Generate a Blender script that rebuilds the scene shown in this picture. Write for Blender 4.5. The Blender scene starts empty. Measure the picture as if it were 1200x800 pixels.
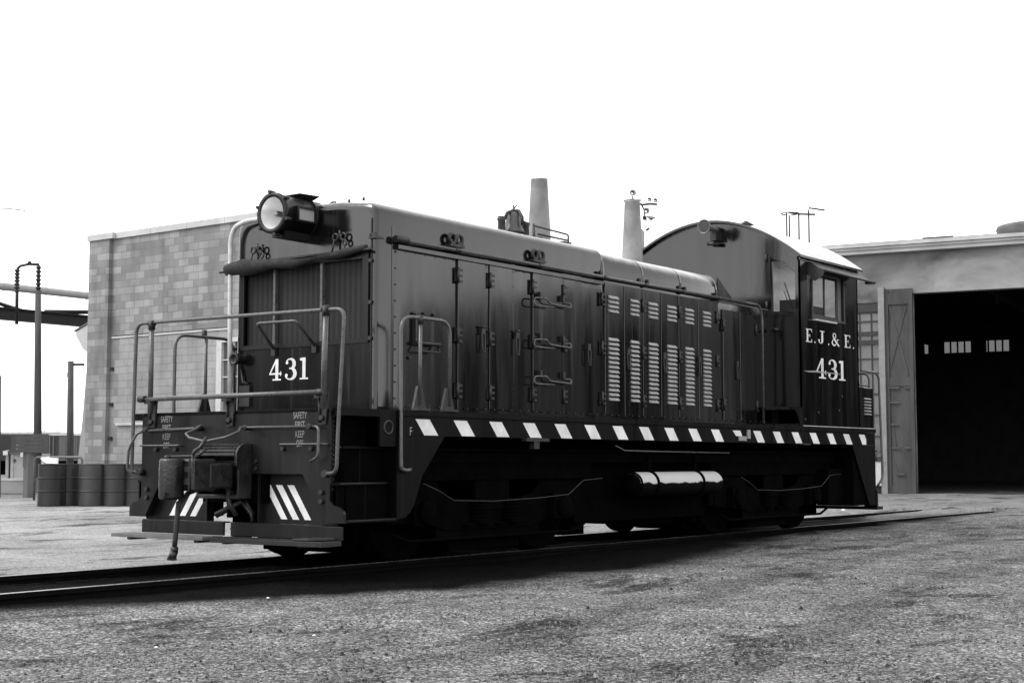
import bpy, math, random
from math import sin, cos, pi, radians, sqrt, hypot
from mathutils import Vector, Matrix
random.seed(7)
S = bpy.context.scene
COL = S.collection

# ------------------------------------------------------------------ camera
PHI, PITCH = radians(36.675), radians(4.664)
fw = Vector((cos(PHI)*cos(PITCH), sin(PHI)*cos(PITCH), sin(PITCH)))
rt = Vector((sin(PHI), -cos(PHI), 0))
up = rt.cross(fw)
cam = bpy.data.objects.new('camera', bpy.data.cameras.new('camera'))
COL.objects.link(cam)
cam.matrix_world = Matrix.Translation((-9.789, -10.713, 1.028)) @ Matrix((rt, up, -fw)).transposed().to_4x4()
cam.data.lens = 36*1705.482/1200
cam.data.sensor_width = 36
cam.data.clip_start = .1
cam.data.clip_end = 3000
S.camera = cam

# ------------------------------------------------------------------ light: bright overcast, seen on black and white film
SUN_EL, SUN_AZ = radians(48), radians(140)          # azimuth of the sun, measured in the ground plane from +X towards +Y
w = bpy.data.worlds.new('World'); S.world = w; w.use_nodes = True
nt = w.node_tree; nt.nodes.clear()
out = nt.nodes.new('ShaderNodeOutputWorld'); bg = nt.nodes.new('ShaderNodeBackground')
sky = nt.nodes.new('ShaderNodeTexSky'); sky.sky_type = 'NISHITA'; sky.sun_disc = False
sky.sun_elevation = SUN_EL; sky.sun_rotation = pi/2-SUN_AZ
sky.air_density = 1.0; sky.dust_density = 1.0; sky.ozone_density = 1.0
bw = nt.nodes.new('ShaderNodeRGBToBW')
ov = nt.nodes.new('ShaderNodeMath'); ov.operation = 'MULTIPLY_ADD'; ov.inputs[1].default_value = .9; ov.inputs[2].default_value = 5.6   # even cloud cover over the clear sky
nt.links.new(sky.outputs[0], bw.inputs[0]); nt.links.new(bw.outputs[0], ov.inputs[0]); nt.links.new(ov.outputs[0], bg.inputs[0])
bg.inputs[1].default_value = .15
nt.links.new(bg.outputs[0], out.inputs[0])
sun = bpy.data.objects.new('sun', bpy.data.lights.new('sun', 'SUN')); COL.objects.link(sun)
sun.data.energy = 1.3; sun.data.angle = radians(22); sun.data.color = (1, 1, 1)
sd = Vector((cos(SUN_AZ)*cos(SUN_EL), sin(SUN_AZ)*cos(SUN_EL), sin(SUN_EL)))
sun.rotation_euler = sd.to_track_quat('Z', 'Y').to_euler(); sun.location = (0, 0, 30)
S.view_settings.view_transform = 'Standard'; S.view_settings.look = 'None'
S.view_settings.exposure = .55; S.view_settings.gamma = 1; S.view_settings.use_curve_mapping = False

# ------------------------------------------------------------------ materials (the photograph is grey, so all are grey)
def nodes(name):
    m = bpy.data.materials.new(name); m.use_nodes = True
    n = m.node_tree; return m, n, n.nodes['Principled BSDF']
def mat(name, base=.03, var=.3, scale=3., rough=.5, rvar=.12, bump=.0, bscale=60., metal=0, streak=0, coat=0, spec=.5, big=0):
    """grey paint / metal / wood with blotches, vertical streaks and roughness wear"""
    m, n, p = nodes(name); N = n.nodes; L = n.links
    tc = N.new('ShaderNodeTexCoord')
    nz = N.new('ShaderNodeTexNoise'); nz.inputs['Scale'].default_value = scale; nz.inputs['Detail'].default_value = 8; nz.inputs['Roughness'].default_value = .65
    mp = N.new('ShaderNodeMapping'); mp.inputs['Scale'].default_value = (1, 1, .18 if streak else 1)
    L.new(tc.outputs['Object'], mp.inputs[0]); L.new(mp.outputs[0], nz.inputs['Vector'])
    r = N.new('ShaderNodeMapRange'); r.inputs[1].default_value = .25; r.inputs[2].default_value = .75
    r.inputs[3].default_value = base*(1-var); r.inputs[4].default_value = base*(1+var)
    L.new(nz.outputs['Fac'], r.inputs[0]); L.new(r.outputs[0], p.inputs['Base Color'])
    n2 = N.new('ShaderNodeTexNoise'); n2.inputs['Scale'].default_value = scale*1.7; n2.inputs['Detail'].default_value = 6
    L.new(mp.outputs[0], n2.inputs['Vector'])
    r2 = N.new('ShaderNodeMapRange'); r2.inputs[1].default_value = .3; r2.inputs[2].default_value = .7
    r2.inputs[3].default_value = max(.04, rough-rvar); r2.inputs[4].default_value = min(1, rough+rvar)
    L.new(n2.outputs['Fac'], r2.inputs[0]); L.new(r2.outputs[0], p.inputs['Roughness'])
    p.inputs['Metallic'].default_value = metal; p.inputs['Specular IOR Level'].default_value = spec
    if coat: p.inputs['Coat Weight'].default_value = coat; p.inputs['Coat Roughness'].default_value = .12
    if bump:
        n3 = N.new('ShaderNodeTexNoise'); n3.inputs['Scale'].default_value = bscale; n3.inputs['Detail'].default_value = 4
        L.new(tc.outputs['Object'], n3.inputs['Vector'])
        b = N.new('ShaderNodeBump'); b.inputs['Strength'].default_value = bump; b.inputs['Distance'].default_value = .01
        L.new(n3.outputs['Fac'], b.inputs['Height']); L.new(b.outputs[0], p.inputs['Normal'])
    return m
M = {}
def paint(name, base, rough, wav=.25, spec=.5, dust_sheen=0.):
    """old gloss paint on thin sheet metal: slightly wavy, rain-streaked, dirtier low down"""
    m, n, p = nodes(name); N = n.nodes; L = n.links
    tc = N.new('ShaderNodeNewGeometry')
    mp = N.new('ShaderNodeMapping'); mp.inputs['Scale'].default_value = (3, 3, .35)
    L.new(tc.outputs['Position'], mp.inputs[0])
    nz = N.new('ShaderNodeTexNoise'); nz.inputs['Scale'].default_value = 2.2; nz.inputs['Detail'].default_value = 9; nz.inputs['Roughness'].default_value = .6
    L.new(mp.outputs[0], nz.inputs['Vector'])
    r = N.new('ShaderNodeMapRange'); r.inputs[1].default_value = .3; r.inputs[2].default_value = .75; r.inputs[3].default_value = base*.7; r.inputs[4].default_value = base*1.6
    L.new(nz.outputs['Fac'], r.inputs[0])
    def M2(op, a, b, c=None):
        t = N.new('ShaderNodeMath'); t.operation = op
        for i, q in enumerate((a, b, c)):
            if q is None: continue
            if isinstance(q, (int, float)): t.inputs[i].default_value = q
            else: L.new(q, t.inputs[i])
        return t.outputs[0]
    def MR(sck, a, b, c, d):
        t = N.new('ShaderNodeMapRange'); t.interpolation_type = 'SMOOTHSTEP'
        for i, q in zip((1, 2, 3, 4), (a, b, c, d)): t.inputs[i].default_value = q
        L.new(sck, t.inputs[0]); return t.outputs[0]
    # small chips and scratches down to grey primer
    ch = N.new('ShaderNodeTexNoise'); ch.inputs['Scale'].default_value = 26; ch.inputs['Detail'].default_value = 5; ch.inputs['Roughness'].default_value = .7; L.new(tc.outputs['Position'], ch.inputs['Vector'])
    c1 = MR(ch.outputs['Fac'], .705, .72, 0, 1)
    col = M2('MULTIPLY_ADD', c1, .05, r.outputs[0])
    # thin run-down streaks of dirt
    ms = N.new('ShaderNodeMapping'); ms.inputs['Scale'].default_value = (16, 16, .5); L.new(tc.outputs['Position'], ms.inputs[0])
    ns = N.new('ShaderNodeTexNoise'); ns.inputs['Scale'].default_value = 1.3; ns.inputs['Detail'].default_value = 6; L.new(ms.outputs[0], ns.inputs['Vector'])
    sk = MR(ns.outputs['Fac'], .56, .7, 0, 1)
    col = M2('MULTIPLY_ADD', sk, .004, col)
    if dust_sheen:
        sn = N.new('ShaderNodeSeparateXYZ'); L.new(tc.outputs['Normal'], sn.inputs[0])
        col = M2('MULTIPLY_ADD', M2('MULTIPLY', MR(M2('MULTIPLY_ADD', nz.outputs['Fac'], .3, sn.outputs['Z']), .5, 1.05, 0, 1), 1.), dust_sheen, col)  # upward faces paler: sky highlight and dust put into the colour
    L.new(col, p.inputs['Base Color'])
    n2 = N.new('ShaderNodeTexNoise'); n2.inputs['Scale'].default_value = 1.3; n2.inputs['Detail'].default_value = 8; n2.inputs['Roughness'].default_value = .6; L.new(mp.outputs[0], n2.inputs['Vector'])
    r2 = N.new('ShaderNodeMapRange'); r2.inputs[1].default_value = .3; r2.inputs[2].default_value = .7; r2.inputs[3].default_value = rough*.55; r2.inputs[4].default_value = min(1, rough*1.6)
    L.new(n2.outputs['Fac'], r2.inputs[0]); L.new(M2('MULTIPLY_ADD', M2('ADD', sk, c1), .07, r2.outputs[0]), p.inputs['Roughness'])
    n3 = N.new('ShaderNodeTexNoise'); n3.inputs['Scale'].default_value = .9; n3.inputs['Detail'].default_value = 3; n3.inputs['Roughness'].default_value = .35; L.new(mp.outputs[0], n3.inputs['Vector'])
    b = N.new('ShaderNodeBump'); b.inputs['Strength'].default_value = wav; b.inputs['Distance'].default_value = .03
    L.new(n3.outputs['Fac'], b.inputs['Height'])
    n4 = N.new('ShaderNodeTexNoise'); n4.inputs['Scale'].default_value = 90; n4.inputs['Detail'].default_value = 3; L.new(tc.outputs['Position'], n4.inputs['Vector'])
    b2 = N.new('ShaderNodeBump'); b2.inputs['Strength'].default_value = .06; b2.inputs['Distance'].default_value = .002
    L.new(n4.outputs['Fac'], b2.inputs['Height']); L.new(b.outputs[0], b2.inputs['Normal']); L.new(b2.outputs[0], p.inputs['Normal'])
    p.inputs['Specular IOR Level'].default_value = spec
    return m
M['paint'] = paint('gloss_engine_paint', .004, .12, .22, .62, .2)
M['cover'] = paint('shiny_cover_paint', .008, .11, .25, 1.0, .5)
M['paint_end'] = paint('worn_end_paint', .007, .36, .10, .26)
M['sill'] = paint('black_sill_paint', .003, .38, .1, .08)
M['under'] = mat('oily_underframe_metal', .002, .5, 5, .9, .08, .3, 40, spec=.02)
M['iron'] = mat('dark_iron', .010, .5, 9, .5, .15, .2, 60)
M['cast'] = mat('greasy_cast_iron', .012, .6, 7, .42, .2, .5, 35)
M['rail_pipe'] = mat('worn_handrail_pipe', .07, .4, 14, .34, .15, .1, 80)
M['pale_pipe'] = mat('pale_pipe', .5, .25, 12, .3, .1)
def white_mat():
    m, n, p = nodes('worn_white_paint'); N = n.nodes; L = n.links
    g = N.new('ShaderNodeNewGeometry')
    a = N.new('ShaderNodeTexNoise'); a.inputs['Scale'].default_value = 5; a.inputs['Detail'].default_value = 6; L.new(g.outputs['Position'], a.inputs['Vector'])
    r = N.new('ShaderNodeMapRange'); r.inputs[1].default_value = .3; r.inputs[2].default_value = .7; r.inputs[3].default_value = .55; r.inputs[4].default_value = .82; L.new(a.outputs['Fac'], r.inputs[0])
    b = N.new('ShaderNodeTexNoise'); b.inputs['Scale'].default_value = 38; b.inputs['Detail'].default_value = 5; b.inputs['Roughness'].default_value = .7; L.new(g.outputs['Position'], b.inputs['Vector'])
    q = N.new('ShaderNodeMapRange'); q.inputs[1].default_value = .62; q.inputs[2].default_value = .70; q.inputs[3].default_value = 1; q.inputs[4].default_value = .35; L.new(b.outputs['Fac'], q.inputs[0])
    x = N.new('ShaderNodeMath'); x.operation = 'MULTIPLY'; L.new(r.outputs[0], x.inputs[0]); L.new(q.outputs[0], x.inputs[1]); L.new(x.outputs[0], p.inputs['Base Color']); p.inputs['Roughness'].default_value = .5
    return m
M['white'] = white_mat()
M['oldwhite'] = mat('faded_lettering_paint', .24, .3, 30, .6, .1)
M['louver'] = mat('louvre_sheen_and_dust', .28, .35, 12, .4, .1)  # paler grey holds the slats' sky reflection as well as dust
M['roof'] = mat('pale_roof_sheet', .5, .18, 4, .5, .15, .1, 30)  # even pale grey for the cab and boxcar roofs
M['stack'] = mat('sooty_stack_metal', .19, .45, 3, .45, .15, .1, 30)
M['hoodtop'] = M['paint']
M['mesh'] = None
M['canvas'] = mat('dark_canvas', .012, .5, 12, .85, .1, .6, 40)
M['brass'] = mat('dull_bell_metal', .05, .4, 8, .35, .1)
M['rubber'] = mat('black_rubber_hose', .02, .3, 14, .6, .1)
M['steel'] = mat('polished_rail_head', .35, .2, 20, .3, .1, metal=1)
M['rust'] = mat('dark_rail_web', .004, .4, 8, .9, .05, .3, spec=.05)
M['wood'] = mat('weathered_wood', .11, .4, 4, .8, .1, .4, 30, streak=1)
M['darkwood'] = mat('dark_weathered_wood', .06, .4, 4, .85, .1, .4, 30, streak=1)
def tank_mat():
    m, n, p = nodes('air_tank_lit_top'); N = n.nodes; L = n.links
    g = N.new('ShaderNodeNewGeometry'); sx = N.new('ShaderNodeSeparateXYZ'); L.new(g.outputs['Normal'], sx.inputs[0])
    nz = N.new('ShaderNodeTexNoise'); nz.inputs['Scale'].default_value = 7; nz.inputs['Detail'].default_value = 7; L.new(g.outputs['Position'], nz.inputs['Vector'])
    a = N.new('ShaderNodeMath'); a.operation = 'MULTIPLY_ADD'; a.inputs[1].default_value = .5; L.new(nz.outputs['Fac'], a.inputs[0]); L.new(sx.outputs['Z'], a.inputs[2])
    r = N.new('ShaderNodeMapRange'); r.inputs[1].default_value = .33; r.inputs[2].default_value = .42; r.inputs[3].default_value = .004; r.inputs[4].default_value = .5; L.new(a.outputs[0], r.inputs[0])  # sky-lit upper half painted pale, lower half painted near black
    L.new(r.outputs[0], p.inputs['Base Color']); p.inputs['Roughness'].default_value = .8; p.inputs['Specular IOR Level'].default_value = .03
    return m
M['tank'] = tank_mat()
M['drum'] = mat('stained_oil_drum', .014, .6, 4, .5, .15, .15, 30, streak=1)
dn = M['drum'].node_tree; oi = dn.nodes.new('ShaderNodeObjectInfo'); dm = dn.nodes.new('ShaderNodeMath'); dm.operation = 'MULTIPLY'; da = dn.nodes.new('ShaderNodeMapRange'); da.inputs[3].default_value = .6; da.inputs[4].default_value = 2.6
dl = dn.nodes['Principled BSDF'].inputs['Base Color'].links[0].from_socket; dn.links.new(oi.outputs['Random'], da.inputs[0]); dn.links.new(da.outputs[0], dm.inputs[0]); dn.links.new(dl, dm.inputs[1]); dn.links.new(dm.outputs[0], dn.nodes['Principled BSDF'].inputs['Base Color'])
M['paper'] = mat('crumpled_paper', .8, .1, 20, .8, .05)
M['tar'] = mat('roof_felt', .12, .4, 2, .9, .05, .4, 20)
M['frame'] = mat('window_frame_paint', .45, .15, 8, .6, .1)
M['darkframe'] = mat('dark_sash_paint', .014, .3, 8, .5, .1)
M['doorpaint'] = mat('scuffed_door_board', .042, .6, 3, .7, .1, .3, 25, streak=1)
M['dooredge'] = mat('pale_door_edge', .2, .2, 6, .7, .1)
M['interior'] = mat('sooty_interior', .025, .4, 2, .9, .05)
M['seat'] = mat('cab_interior_paint', .05, .3, 3, .6, .1)
M['carmetal'] = mat('faded_boxcar_paint', .10, .3, 1.5, .8, .1, streak=1)
M['shed'] = mat('pale_shed_boards', .5, .15, 3, .8, .1)
M['bluewire'] = mat('utility_metal', .2, .3, 6, .6, .1)
M['lagging'] = mat('pipe_lagging', .36, .15, 2, .8, .1, .2, 10)

def glass(name, rough=.06, alpha=.35):
    m, n, p = nodes(name)
    p.inputs['Base Color'].default_value = (.05, .05, .05, 1); p.inputs['Roughness'].default_value = rough
    p.inputs['Alpha'].default_value = alpha
    return m
M['glass'] = glass('dusty_cab_glass', .05, .16)
M['grimy'] = glass('soot_filmed_pane', .3, .72)
M['pane'] = mat('grimy_factory_pane', .10, .45, 1.6, .16, .1, spec=.6)
M['lens'] = glass('headlight_lens', .03, .03)
m, n, p = nodes('silvered_reflector'); p.inputs['Base Color'].default_value = (.9, .9, .9, 1); p.inputs['Metallic'].default_value = .35; p.inputs['Roughness'].default_value = .3; M['mirror'] = m
m, n, p = nodes('milky_number_glass'); p.inputs['Base Color'].default_value = (.3, .3, .3, 1); p.inputs['Roughness'].default_value = .25; M['milky'] = m

def grille_mat():
    m, n, p = nodes('radiator_mesh'); N = n.nodes; L = n.links
    g = N.new('ShaderNodeNewGeometry'); sx = N.new('ShaderNodeSeparateXYZ'); L.new(g.outputs['Position'], sx.inputs[0])
    def wave(sock, per, thr):
        a = N.new('ShaderNodeMath'); a.operation = 'MULTIPLY'; a.inputs[1].default_value = 1/per; L.new(sock, a.inputs[0])
        f = N.new('ShaderNodeMath'); f.operation = 'FRACT'; L.new(a.outputs[0], f.inputs[0])
        c = N.new('ShaderNodeMath'); c.operation = 'LESS_THAN'; c.inputs[1].default_value = thr; L.new(f.outputs[0], c.inputs[0]); return c.outputs[0]
    s1 = N.new('ShaderNodeMath'); s1.operation = 'ADD'; L.new(sx.outputs['Y'], s1.inputs[0]); L.new(sx.outputs['Z'], s1.inputs[1])
    s2 = N.new('ShaderNodeMath'); s2.operation = 'SUBTRACT'; L.new(sx.outputs['Y'], s2.inputs[0]); L.new(sx.outputs['Z'], s2.inputs[1])
    a = wave(s1.outputs[0], .034, .3); b = wave(s2.outputs[0], .034, .3)
    mx = N.new('ShaderNodeMath'); mx.operation = 'MAXIMUM'; L.new(a, mx.inputs[0]); L.new(b, mx.inputs[1])
    v = wave(sx.outputs['Y'], .075, .42)
    ad = N.new('ShaderNodeMath'); ad.operation = 'MULTIPLY_ADD'; L.new(mx.outputs[0], ad.inputs[0]); ad.inputs[1].default_value = .022
    q = N.new('ShaderNodeMath'); q.operation = 'MULTIPLY_ADD'; L.new(v, q.inputs[0]); q.inputs[1].default_value = .010; q.inputs[2].default_value = .004
    L.new(q.outputs[0], ad.inputs[2]); L.new(ad.outputs[0], p.inputs['Base Color'])
    p.inputs['Roughness'].default_value = .7; p.inputs['Specular IOR Level'].default_value = .2
    return m
M['mesh'] = grille_mat()

def block_mat():
    """concrete block wall with courses 0.203 m high; laid out in wall coordinates along Y and Z"""
    m, n, p = nodes('concrete_block'); N = n.nodes; L = n.links
    g = N.new('ShaderNodeNewGeometry'); sx = N.new('ShaderNodeSeparateXYZ'); L.new(g.outputs['Position'], sx.inputs[0])
    cb = N.new('ShaderNodeCombineXYZ')
    ad = N.new('ShaderNodeMath'); ad.operation = 'ADD'; L.new(sx.outputs['X'], ad.inputs[0]); L.new(sx.outputs['Y'], ad.inputs[1])
    L.new(ad.outputs[0], cb.inputs[0]); L.new(sx.outputs['Z'], cb.inputs[1])
    br = N.new('ShaderNodeTexBrick'); br.inputs['Scale'].default_value = 1; br.inputs['Brick Width'].default_value = .406; br.inputs['Row Height'].default_value = .203
    br.inputs['Mortar Size'].default_value = .012; br.inputs['Mortar Smooth'].default_value = .2; br.inputs['Bias'].default_value = -.25
    br.inputs['Color1'].default_value = (.18,)*3+(1,); br.inputs['Color2'].default_value = (.32,)*3+(1,); br.inputs['Mortar'].default_value = (.17,)*3+(1,)
    L.new(cb.outputs[0], br.inputs['Vector'])
    br2 = N.new('ShaderNodeTexBrick'); 
    for k in ('Scale', 'Brick Width', 'Row Height', 'Mortar Size', 'Mortar Smooth'): br2.inputs[k].default_value = br.inputs[k].default_value
    br2.inputs['Color1'].default_value = (.255,)*3+(1,); br2.inputs['Color2'].default_value = (.275,)*3+(1,); br2.inputs['Mortar'].default_value = (.20,)*3+(1,)
    L.new(cb.outputs[0], br2.inputs['Vector'])
    # the blocked-up opening below the lintel is laid in more even blocks
    lt = N.new('ShaderNodeMath'); lt.operation = 'LESS_THAN'; lt.inputs[1].default_value = 4.47; L.new(sx.outputs['Z'], lt.inputs[0])
    ly = N.new('ShaderNodeMath'); ly.operation = 'LESS_THAN'; ly.inputs[1].default_value = 22.6; L.new(sx.outputs['Y'], ly.inputs[0])
    an = N.new('ShaderNodeMath'); an.operation = 'MULTIPLY'; L.new(lt.outputs[0], an.inputs[0]); L.new(ly.outputs[0], an.inputs[1])
    mx = N.new('ShaderNodeMix'); mx.data_type = 'RGBA'; L.new(an.outputs[0], mx.inputs['Factor']); L.new(br.outputs['Color'], mx.inputs['A']); L.new(br2.outputs['Color'], mx.inputs['B'])
    nz = N.new('ShaderNodeTexNoise'); nz.inputs['Scale'].default_value = 1.1; nz.inputs['Detail'].default_value = 9; L.new(g.outputs['Position'], nz.inputs['Vector'])
    r = N.new('ShaderNodeMapRange'); r.inputs[1].default_value = .3; r.inputs[2].default_value = .7; r.inputs[3].default_value = .78; r.inputs[4].default_value = 1.15; L.new(nz.outputs['Fac'], r.inputs[0])
    mv = N.new('ShaderNodeMapping'); mv.inputs['Scale'].default_value = (1, 1, .14); L.new(g.outputs['Position'], mv.inputs[0])
    nv = N.new('ShaderNodeTexNoise'); nv.inputs['Scale'].default_value = 2.2; nv.inputs['Detail'].default_value = 7; L.new(mv.outputs[0], nv.inputs['Vector'])
    rv = N.new('ShaderNodeMapRange'); rv.inputs[1].default_value = .5; rv.inputs[2].default_value = .75; rv.inputs[3].default_value = 0; rv.inputs[4].default_value = -.35; L.new(nv.outputs['Fac'], rv.inputs[0])
    ra = N.new('ShaderNodeMath'); ra.operation = 'ADD'; L.new(r.outputs[0], ra.inputs[0]); L.new(rv.outputs[0], ra.inputs[1]); r = ra
    mu = N.new('ShaderNodeVectorMath'); mu.operation = 'SCALE'; L.new(mx.outputs['Result'], mu.inputs[0]); L.new(r.outputs[0], mu.inputs['Scale'])
    L.new(mu.outputs[0], p.inputs['Base Color']); p.inputs['Roughness'].default_value = .9
    b = N.new('ShaderNodeBump'); b.inputs['Strength'].default_value = .5; b.inputs['Distance'].default_value = .01; b.invert = True
    L.new(br.outputs['Fac'], b.inputs['Height']); L.new(b.outputs[0], p.inputs['Normal'])
    return m
M['block'] = block_mat()
def concrete_mat(name, lo, hi, sc=(1, 1, 1), s=.5):
    m, n, p = nodes(name); N = n.nodes; L = n.links
    g = N.new('ShaderNodeNewGeometry'); mp = N.new('ShaderNodeMapping'); mp.inputs['Scale'].default_value = sc; L.new(g.outputs['Position'], mp.inputs[0])
    nz = N.new('ShaderNodeTexNoise'); nz.inputs['Scale'].default_value = s; nz.inputs['Detail'].default_value = 8; nz.inputs['Roughness'].default_value = .55; nz.inputs['Distortion'].default_value = .6; L.new(mp.outputs[0], nz.inputs['Vector'])
    r = N.new('ShaderNodeMapRange'); r.inputs[1].default_value = .3; r.inputs[2].default_value = .68; r.inputs[3].default_value = lo; r.inputs[4].default_value = hi; L.new(nz.outputs['Fac'], r.inputs[0])
    L.new(r.outputs[0], p.inputs['Base Color']); p.inputs['Roughness'].default_value = .9
    n3 = N.new('ShaderNodeTexNoise'); n3.inputs['Scale'].default_value = 14; n3.inputs['Detail'].default_value = 6; L.new(g.outputs['Position'], n3.inputs['Vector'])
    b = N.new('ShaderNodeBump'); b.inputs['Strength'].default_value = .4; b.inputs['Distance'].default_value = .02; L.new(n3.outputs['Fac'], b.inputs['Height']); L.new(b.outputs[0], p.inputs['Normal'])
    return m
M['stained'] = concrete_mat('smoke_stained_concrete', .06, .30, (1, 1, 2.2), .45)
M['coping'] = concrete_mat('coping_concrete', .34, .5, (1, 1, 1), 1)
M['battered'] = concrete_mat('old_plaster', .2, .34, (1, 1, 1), 1)

# ------------------------------------------------------------------ mesh helpers
class MB:
    def __init__(s, mt=None): s.v = []; s.f = []; s.m = []; s.sm = []; s.mats = []; s.cur = 0; s.smooth = False; s.use(mt) if mt else None
    def use(s, mt):
        mt = M[mt]
        if mt not in s.mats: s.mats.append(mt)
        s.cur = s.mats.index(mt); return s
    def add(s, vs, fs, smooth=False):
        o = len(s.v); s.v += [Vector(v) for v in vs]
        for f in fs: s.f.append([i+o for i in f]); s.m.append(s.cur); s.sm.append(smooth)
        return s
    def box(s, a, b):
        x0, x1 = sorted((a[0], b[0])); y0, y1 = sorted((a[1], b[1])); z0, z1 = sorted((a[2], b[2]))
        return s.add([(x0, y0, z0), (x1, y0, z0), (x1, y1, z0), (x0, y1, z0), (x0, y0, z1), (x1, y0, z1), (x1, y1, z1), (x0, y1, z1)],
                     [(3, 2, 1, 0), (4, 5, 6, 7), (0, 1, 5, 4), (1, 2, 6, 5), (2, 3, 7, 6), (3, 0, 4, 7)])
    def prism(s, pts, d, smooth=False):
        """pts: 3D polygon; d: extrusion vector"""
        d = Vector(d); n = len(pts); P = [Vector(p) for p in pts]
        nrm = sum(((P[i]-P[0]).cross(P[(i+1) % n]-P[0]) for i in range(1, n-1)), Vector())
        if nrm.dot(d) > 0: P = P[::-1]
        vs = P+[p+d for p in P]
        fs = [tuple(range(n)), tuple(range(2*n-1, n-1, -1))]
        o = len(s.v)
        s.add(vs, fs)
        for i in range(n):
            j = (i+1) % n
            s.f.append([o+i, o+n+i, o+n+j, o+j]); s.m.append(s.cur); s.sm.append(smooth)
        return s
    def tube(s, pts, r, n=8, cap=True, smooth=True):
        P = [Vector(p) for p in pts]; R = r if isinstance(r, (list, tuple)) else [r]*len(P)
        T = []
        for i in range(len(P)):
            a = P[max(i-1, 0)]; b = P[min(i+1, len(P)-1)]; T.append((b-a).normalized())
        u = T[0].orthogonal().normalized(); vs = []; 
        for i, p in enumerate(P):
            u = (u-T[i]*u.dot(T[i])).normalized(); w_ = T[i].cross(u)
            for k in range(n):
                a = 2*pi*k/n; vs.append(p+(u*cos(a)+w_*sin(a))*R[i])
        fs = []
        for i in range(len(P)-1):
            for k in range(n):
                l = (k+1) % n; fs.append((i*n+k, i*n+l, (i+1)*n+l, (i+1)*n+k))
        s.add(vs, fs, smooth)
        if cap:
            o = len(s.v)-len(vs); e = (len(P)-1)*n
            s.f.append([o+k for k in range(n-1, -1, -1)]); s.m.append(s.cur); s.sm.append(False)
            s.f.append([o+e+k for k in range(n)]); s.m.append(s.cur); s.sm.append(False)
        return s
    def cyl(s, a, b, r, n=20): return s.tube([a, b], r, n)
    def lathe(s, c, axis, prof, n=24, smooth=True):
        """prof: list of (distance along the axis, radius)"""
        A = Vector(axis).normalized(); return s.tube([Vector(c)+A*h for h, _ in prof], [max(r, 1e-4) for _, r in prof], n, True, smooth) if all(abs(prof[i+1][0]-prof[i][0]) > 1e-6 for i in range(len(prof)-1)) else s._lathe(c, A, prof, n, smooth)
    def _lathe(s, c, A, prof, n, smooth):
        u = A.orthogonal().normalized(); w_ = A.cross(u); vs = []; fs = []
        for h, r in prof:
            for k in range(n):
                a = 2*pi*k/n; vs.append(Vector(c)+A*h+(u*cos(a)+w_*sin(a))*max(r, 1e-4))
        for i in range(len(prof)-1):
            for k in range(n):
                l = (k+1) % n; fs.append((i*n+k, i*n+l, (i+1)*n+l, (i+1)*n+k))
        return s.add(vs, fs, smooth)
    def torus(s, c, nrm, R, r, n=20, m_=8, a0=0, a1=2*pi):
        A = Vector(nrm).normalized(); u = A.orthogonal().normalized(); w_ = A.cross(u)
        full = abs(a1-a0-2*pi) < 1e-6; k = n if full else n+1
        pts = [Vector(c)+(u*cos(a0+(a1-a0)*i/n)+w_*sin(a0+(a1-a0)*i/n))*R for i in range(k)]
        if full: pts.append(pts[0])
        return s.tube(pts, r, m_)
WL = {}
KEEP = {'rivets', 'pane', 'pilot_plate', 'lettering', 'road_number', 'railroad_lettering', 'crown', 'hood', 'cab'}
def pieces_of(mb):
    """split a part into the pieces that lie well apart, so that each hinge or bolt is an object of its own"""
    n = len(mb.v); par = list(range(n))
    def find(i):
        while par[i] != i: par[i] = par[par[i]]; i = par[i]
        return i
    for f in mb.f:
        a = find(f[0])
        for i in f[1:]: par[find(i)] = a
    isl = {}
    for i in range(n): isl.setdefault(find(i), []).append(i)
    L = list(isl.values())
    if len(L) > 400: return [mb]
    lo = [[min(mb.v[i][k] for i in I) for k in range(3)] for I in L]; hi = [[max(mb.v[i][k] for i in I) for k in range(3)] for I in L]
    sz = [max(h[k]-l[k] for k in range(3)) for l, h in zip(lo, hi)]
    q = list(range(len(L)))
    def f2(i):
        while q[i] != i: q[i] = q[q[i]]; i = q[i]
        return i
    for i in range(len(L)):
        for j in range(i+1, len(L)):
            g = sqrt(sum(max(0, lo[i][k]-hi[j][k], lo[j][k]-hi[i][k])**2 for k in range(3)))
            if g <= max(.02, .5*max(sz[i], sz[j])): q[f2(j)] = f2(i)
    grp = {}
    for i in range(len(L)): grp.setdefault(f2(i), []).append(i)
    if len(grp) == 1: return [mb]
    out = []
    for G_ in grp.values():
        idx = sorted(i for g in G_ for i in L[g]); mp_ = {o_: k for k, o_ in enumerate(idx)}; m2 = MB(); m2.mats = []
        m2.v = [mb.v[i] for i in idx]
        for f, mi, sm in zip(mb.f, mb.m, mb.sm):
            if f[0] in mp_:
                mt = mb.mats[mi]
                if mt not in m2.mats: m2.mats.append(mt)
                m2.f.append([mp_[i] for i in f]); m2.m.append(m2.mats.index(mt)); m2.sm.append(sm)
        out.append(m2)
    return sorted(out, key=lambda m: -len(m.v))
def obj(name, mb, parent=None, bevel=0, label=None, cat=None, group=None, kind=None):
    if parent is not None and name not in KEEP:
        P = pieces_of(mb)
        if len(P) > 1:
            return [obj1(name, p_, parent, bevel, label, cat, group, kind) for p_ in P][0]
    return obj1(name, mb, parent, bevel, label, cat, group, kind)
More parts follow.
